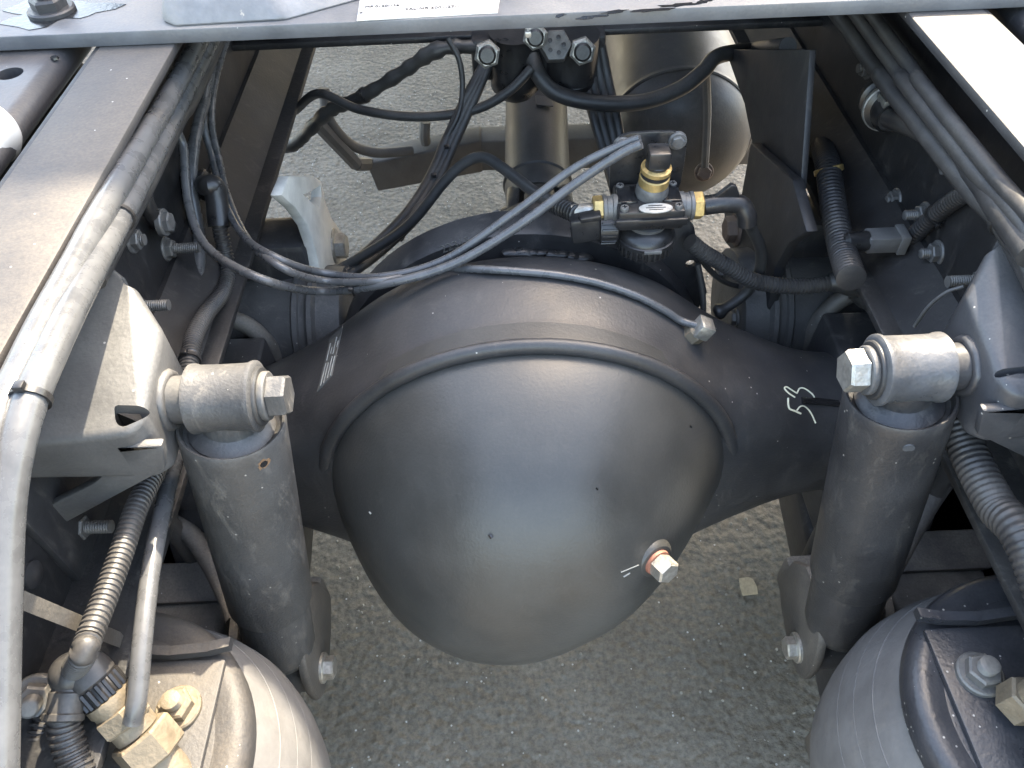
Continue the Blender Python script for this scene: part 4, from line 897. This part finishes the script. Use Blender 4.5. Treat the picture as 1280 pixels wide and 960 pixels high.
for k, (dx, r_, xx, lab) in enumerate(((0, .0090, .356, 'thick black pipe of the rail bundle lowest beneath the bleached flange'), (24, .0075, .352, 'middle black pipe of the rail bundle beneath the bleached flange'), (44, .0068, .352, 'thin black pipe tucked right under the edge of the bleached flange'))):
    hose('air_hose', lab, [Vector((xx + .03, 1.7, .90 + .03 * k))] + path((1066 + dx, 45, 'x', xx + .02), (1105 + dx, 100, 'x', xx + .006), (1160 + dx, 170, 'x', xx - .002), (1215 + dx, 238, 'x', xx - .006), (1262 + dx, 292, 'x', xx - .010)) + [Vector((xx - .012, .32, .93 + .018 * k)), Vector((xx - .008, .12, .93 + .02 * k)), Vector((xx - .004, -.05, .93 + .02 * k))], r_, M_CONDUIT, ties=((.62,) if k == 0 else ()))
hose('conduit', 'thick corrugated loom running down beside the black shock absorber', path((1160, 440, 'x', .325), (1186, 500, 'x', .326), (1208, 560, 'x', .328), (1245, 632, 'x', .328), (1290, 695, 'x', .328)) + [Vector((.332, .12, .775)), Vector((.345, -.04, .765))], .0145, M_CONDUIT, 'loom', rib=(.0055, .0005), seg=16)
hose('cable_tie', 'loose pale tail of a cable tie curling over the glossy bracket', path((1143, 408, .55), (1160, 384, .545), (1182, 366, .54), (1205, 358, .535)), .0018, M_GPLASTIC, 'cable tie')

# manifold hanging below the crossmember
mf = thing('air_manifold', 'dark air manifold with bright hex fittings above the propeller shaft', 'manifold', at(670, 80, y=1.08))
bm = NB(); b0 = at(672, 62, y=1.10); box(bm, b0, (.19, .06, .06), bev=.006); obj('block', bm, M_BLACK, mf)
for px, py, r_, h_ in ((644, 84, .036, .055), (712, 84, .040, .05), (680, 70, .022, .04)):
    c = at(px, py, y=1.075); bm = NB(); lathe(bm, [(0, -h_ * .75), (r_ * .7, -h_ * .75), (r_, -h_ * .5), (r_ * 1.04, -h_ * .2), (r_, -h_ * .15), (r_, h_)], c, (0, -.1, 1), 36); obj('silencer', bm, M_PLASTIC, mf)
for px, py, r_ in ((609, 68, .018), (669, 46, .017), (728, 64, .018)):
    c = at(px, py, y=1.015); dd = (CAM - c).normalized() * .6 + Vector((0, -.6, .1)); bm = NB()
    lathe(bm, [(r_ * .95, -.012), (r_, -.010), (r_, .004), (r_ * .8, .006), (r_ * .66, .006)], c, dd, hexa=True, rot=.3); hx_ = obj('hex_fitting', bm, M_STEEL, mf, sharp=25)
    bm = NB(); lathe(bm, [(r_ * .66, .003), (r_ * .66, .011), (r_ * .5, .013), (0, .013)], c, dd, 20); obj('collar', bm, M_PLASTIC, hx_)
c = at(695, 57, y=1.02); dd = Vector((0, -.8, .5)); bm = NB(); lathe(bm, [(.022, -.02), (.022, 0), (.020, .004), (.012, .005), (0, .005)], c, dd, hexa=True); kb = obj('port_plug', bm, M_DSTEEL, mf, sharp=25)
for k in range(5):
    an = 2 * math.pi * k / 5; a_, u_, v_ = frame(dd); bm = NB(); lathe(bm, [(.003, .004), (.003, .0065), (0, .007)], c + (u_ * math.cos(an) + v_ * math.sin(an)) * .010, dd, 10); obj('stud', bm, M_BLACK, kb)

# ================================================================== THINGS FARTHER FORWARD
bt = thing('spreader_beam', 'rusty dust-grey cross beam behind the propeller shaft', 'beam', (0, 1.42, .4))
p0, p1, p2, p3 = at(462, 205, z=.46), at(590, 178, z=.46), at(1120, 165, z=.46), at(590, 178, z=.46)
bm = NB(); hull(bm, [p1 + Vector((-.01, -.03, .02)), p1 + Vector((-.01, .03, .02)), p2 + Vector((0, -.03, .02)), p2 + Vector((0, .03, .02)), p1 + Vector((-.01, -.03, -.05)), p1 + Vector((-.01, .03, -.05)), p2 + Vector((0, -.03, -.05)), p2 + Vector((0, .03, -.05))], bev=.004); obj('main_bar', bm, M_BEAM, bt)
bm = NB(); hull(bm, [p0 + Vector((0, -.032, .02)), p0 + Vector((0, .028, .02)), p1 + Vector((.02, -.032, .022)), p1 + Vector((.02, .028, .022)), p0 + Vector((.012, -.032, -.045)), p0 + Vector((.012, .028, -.045)), p1 + Vector((.02, -.032, -.052)), p1 + Vector((.02, .028, -.052))], bev=.004); obj('end_bar', bm, M_BEAM, bt)
q = at(532, 178, z=.49); bm = NB(); tube(bm, [q, q + Vector((.0, -.005, .02)), q + Vector((.004, .0, .045))], .011, 10); obj('lug', bm, M_BEAM, bt)
bm = NB(); A, B, C_ = at(393, 150, z=.62), at(445, 205, z=.50), at(462, 205, z=.47)
for a_, b2 in ((A, B), (B, C_)): tube(bm, [a_, b2], .013, 8, 1)
tag(obj('stay_rod', bm, M_BEAM), 'bent tan stay rod joining the rail to the end of the rusty beam', 'rod')
hose('air_hose', 'dusty brown hose drooping onto the end of the rusty beam', path((405, 110, 'z', .66), (408, 140, 'z', .62), (422, 165, 'z', .58), (445, 184, 'z', .53), (475, 191, 'z', .505), (515, 188, 'z', .49)), .0095, M_BEAM)
tk = thing('air_tank', 'grey round air tank with domed end and dark strap beyond the valve', 'tank', at(850, 160, y=1.32))
c = at(848, 176, y=1.30); dv = Vector((.10, 1, .06)).normalized()
bm = NB(); lathe(bm, [(0, -.055), (.04, -.052), (.08, -.043), (.115, -.024), (.132, 0), (.137, .02), (.137, .7), (.1, .75), (0, .76)], c, dv, 64); obj('shell', bm, M_TANK, tk)
bm = NB(); lathe(bm, [(.137, .012), (.1395, .014), (.1395, .022), (.137, .024)], c, dv, 64); obj('weld_ring', bm, M_TANK, tk)
bm = NB(); tube(bm, [at(882, 88, y=1.17), at(884, 140, y=1.19), at(882, 190, y=1.20), at(880, 222, y=1.21)], .007, 8); st = obj('strap', bm, M_BEAM, tk)
bolt('bolt', tk, at(880, 215, y=1.205), (0, -1, .3), .013, .01, True, M_RUST)

# ================================================================== LEFT EDGE DETAILS
# outer dented cover panel with hole, beyond the flange
t = thing('cover_panel', 'black rounded cover panel with oval hole beside the dusty flange', 'panel', (-.6, .65, .97))
bm = NB(); box(bm, (-.62, .63, .985), (.33, .36, .028), bev=.013, seg=4); o = obj('sheet', bm, mat('panel_paint', (.03, .032, .038), .3, dust=.35, dcol=(.30, .25, .2), dscale=5, up=.6, speck=.05, chip=.03), t)
c = NB(); lathe(c, [(.012, -.1), (.012, .1)], at(12, 92, z=.999), (0, 0, 1), 24); cut(o, c)
q = at(68, 72, z=.999); bm = NB(); lathe(bm, [(.004, -.001), (.0035, .0008), (0, .001)], q, (0, 0, 1), 14); obj('rivet', bm, M_WET, t)
tr = thing('cover_panel', 'added black cover panel blocking the sun outside the bleached flange', 'panel', (.62, .8, .97))
bm = NB(); box(bm, (.62, 1.02, .985), (.33, 1.16, .028), bev=.013, seg=4); obj('sheet', bm, M_BLACK, tr)  # panel added and lengthened to keep stray sun off the ground
bm = NB(); q = at(-22, 190, z=1.0); lathe(bm, [(0, -.03), (.02, -.03), (.026, -.024), (.028, 0), (.028, .05), (.024, .058), (0, .06)], q + Vector((-.030, .0, -.004)), (.2, 1, -.1), 40)
tag(obj('white_cap', bm, M_WHITE), 'white rounded cap at the edge of the black cover panel', 'cap')
# hoses tucked under the left flange
hose('air_pipe', 'grey pipe running directly along the edge of the dusty flange', [Vector((-0.365, 1.7, 0.955))] + path((236, 75, 'x', -.362), (185, 165, 'x', -.352), (130, 262, 'x', -.343), (92, 335, 'x', -.337), (52, 410, 'x', -.334), (14, 490, 'x', -.332), (-40, 600, 'x', -.332)), .0098, M_HOSEG, 'pipe')
hose('air_pipe', 'grey pipe curving down over the lower corner past the sunlit bracket', [Vector((-0.374, 1.7, 0.935))] + path((248, 80, 'x', -.372), (200, 175, 'x', -.355), (150, 272, 'x', -.339), (108, 350, 'x', -.328), (66, 435, 'x', -.320), (31, 520, 'x', -.318), (10, 620, 'x', -.320), (3, 760, 'x', -.322), (0, 900, 'x', -.322), (-2, 1010, 'x', -.322)), .0098, M_HOSEG, 'pipe', ties=(.30, .58))
hose('air_pipe', 'dark pipe behind the flange pipes running up under the cross plate', [Vector((-0.388, 1.7, 0.93))] + path((262, 75, 'x', -.385), (222, 150, 'x', -.375), (185, 225, 'x', -.36), (150, 290, 'x', -.352), (118, 350, 'x', -.348)), .0085, M_CONDUIT, 'pipe')
# clamp handle on the left web
bm = NB(); tube(bm, [at(px, py, x=-.405) for px, py in ((196, 205), (184, 225), (180, 245), (188, 265), (200, 280), (212, 283))], .0085, 12); h_ = thing('pipe_bracket', 'curved black pipe bracket bolted to the dark rail web', 'bracket', at(190, 245, x=-.405)); obj('loop', bm, M_PLASTIC, h_)
bolt('bolt', h_, at(205, 278, x=-.398), (1, 0, 0), .011, .008, True, M_DSTEEL)
# elbow plug on the web and conduit
q = at(240, 232, x=-.41); ep = thing('elbow_plug', 'black elbow plug standing on the dark rail web', 'plug', q)
e2 = at(268, 234, x=-.372)
bm = NB(); lathe(bm, [(.019, 0), (.019, .004), (.0165, .006), (.0165, .014), (.018, .016), (.018, .022), (.015, .024)], q + Vector((-.004, 0, 0)), (1, 0, 0), 28); obj('socket', bm, M_PLASTIC, ep)
bm = NB(); tube(bm, [q + Vector((.015, 0, 0)), e2 + Vector((-.006, 0, .002)), e2, at(271, 252, x=-.372), at(274, 283, x=-.372)], .0125, 16, 6); obj('elbow', bm, M_PLASTIC, ep)
cpath = path((274, 280, 'x', -.372), (280, 310, 'x', -.372), (285, 338, 'x', -.370), (279, 365, 'x', -.368), (258, 392, 'x', -.365), (243, 420, 'x', -.360), (237, 450, 'x', -.352), (225, 515, 'x', -.345), (198, 580, 'x', -.345), (172, 632, 'x', -.342), (152, 690, 'x', -.340), (132, 745, 'x', -.338), (112, 795, 'x', -.336), (104, 818, 'x', -.336)) + [at(92, 838, z=.780)]
hose('conduit', 'corrugated loom running from the elbow plug down to the dirty knurled fitting', cpath, .0085, M_CONDUIT, 'loom', rib=(.0045, .0006), seg=14, ties=(.43,))
hose('air_line', 'straight plain tube dropping beside the corrugated loom into the brass fitting', [Vector((-0.408, 1.5, 0.9))] + path((249, 150, 'x', -.405), (249, 300, 'x', -.400), (246, 400, 'x', -.388), (238, 470, 'x', -.365), (222, 560, 'x', -.345), (205, 630, 'x', -.336), (189, 710, 'x', -.328), (178, 800, 'x', -.322), (172, 870, 'x', -.322), (166, 902, 'x', -.327)), .0072, M_HOSEG)
# fitting cluster on the dusty air spring
P0, P1 = at(112, 845, z=.772), at(192, 938, z=.722); dv = (P1 - P0).normalized()
fc = thing('air_inlet', 'dirty brass air fitting with knurled black ring on the dusty air spring', 'fitting', P1)
L_ = (P1 - P0).length
bm = NB(); lathe(bm, [(.010, -.012), (.0155, -.010), (.017, -.002), (.017, .004), (.0155, .006)], P0, dv, 30); obj('sleeve', bm, M_CONDUIT, fc)
bm = NB(); lathe(bm, [(.0145, .005), (.0152, .006), (.0152, .019), (.014, .020)], P0, dv, 30); kn = obj('knurled_ring', bm, M_PLASTIC, fc)
a_, u_, v_ = frame(dv)
for k in range(16):
    an = 2 * math.pi * k / 16; c = P0 + dv * .0125 + (u_ * math.cos(an) + v_ * math.sin(an)) * .0155
    bm = NB(); tube(bm, [c - dv * .0065, c + dv * .0065], .0021, 6, 1); obj('knurl', bm, M_PLASTIC, kn)
bm = NB(); lathe(bm, [(.0135, .019), (.0172, .020), (.0172, .026), (.016, .028), (.016, .055)], P0, dv, 28); obj('stem', bm, M_DBRASS, fc)
bm = NB(); lathe(bm, [(.0185, .031), (.0195, .032), (.0195, .044), (.018, .046)], P0, dv, hexa=True, rot=.5); obj('hex_collar', bm, M_DBRASS, fc, sharp=25)
bm = NB(); lathe(bm, [(.0215, L_ - .018), (.0232, L_ - .016), (.0232, L_ + .004), (.021, L_ + .006)], P0, dv, hexa=True, rot=.2); obj('hex_nut', bm, M_DBRASS, fc, sharp=25)
bm = NB(); lathe(bm, [(.014, 0), (.014, .05)], P0 + dv * (L_ + .003), dv, 20); obj('spigot', bm, M_DBRASS, fc)
el = thing('elbow_plug', 'dusty grey elbow plug on the knurled fitting above the dusty air spring', 'plug', P0)
e0 = at(90, 842, z=.778)
bm = NB(); b2 = NB(); bmesh.ops.create_uvsphere(b2, u_segments=24, v_segments=16, radius=.0155); merge(bm, b2, Matrix.Translation(e0)); tube(bm, [e0, P0 - dv * .004], .0140, 20, 1); obj('knuckle', bm, M_CONDUIT, el, sharp=60)
nk = at(80, 893, z=.768)
bm = NB(); lathe(bm, [(.011, 0), (.0112, .012), (.0125, .013), (.0125, .026), (.0138, .027), (.0138, .031), (.012, .032)], e0, (nk - e0), 24); obj('neck', bm, M_CONDUIT, el)
hose('conduit', 'fat corrugated hose leaving the dusty elbow plug downward', [e0 + (nk - e0).normalized() * .028] + path((82, 915, 'z', .760), (92, 950, 'z', .748), (112, 1000, 'z', .735)), .0108, M_CONDUIT, 'loom', rib=(.0052, .0009), seg=16)
hose('conduit', 'thin corrugated hose beneath the fat one over the dusty air spring', path((72, 855, 'z', .742), (58, 895, 'z', .738), (45, 940, 'z', .732), (38, 1000, 'z', .725)), .0088, M_CONDUIT, 'loom', rib=(.0048, .0008), seg=14)
bolt('bolt', airL, at(45, 872, z=.746), (.3, -.5, .6), .013, .012, True, M_DSTEEL, .014, .4)
# step bar over the dusty air spring
bm = NB(); A, B = at(20, 762, x=-.352), at(150, 812, z=.742); hull(bm, [A, B, A + Vector((0, .012, 0)), B + Vector((0, .012, 0)), A + Vector((0, 0, .008)), B + Vector((0, 0, .008)), A + Vector((0, .012, .008)), B + Vector((0, .012, .008))], bev=.0015)
tag(obj('retaining_strip', bm, M_DUSTY), 'flat grey strip crossing behind the corrugated loom below the rail', 'strip')

for o in bpy.data.objects:
    if '_o' in o: del o['_o']
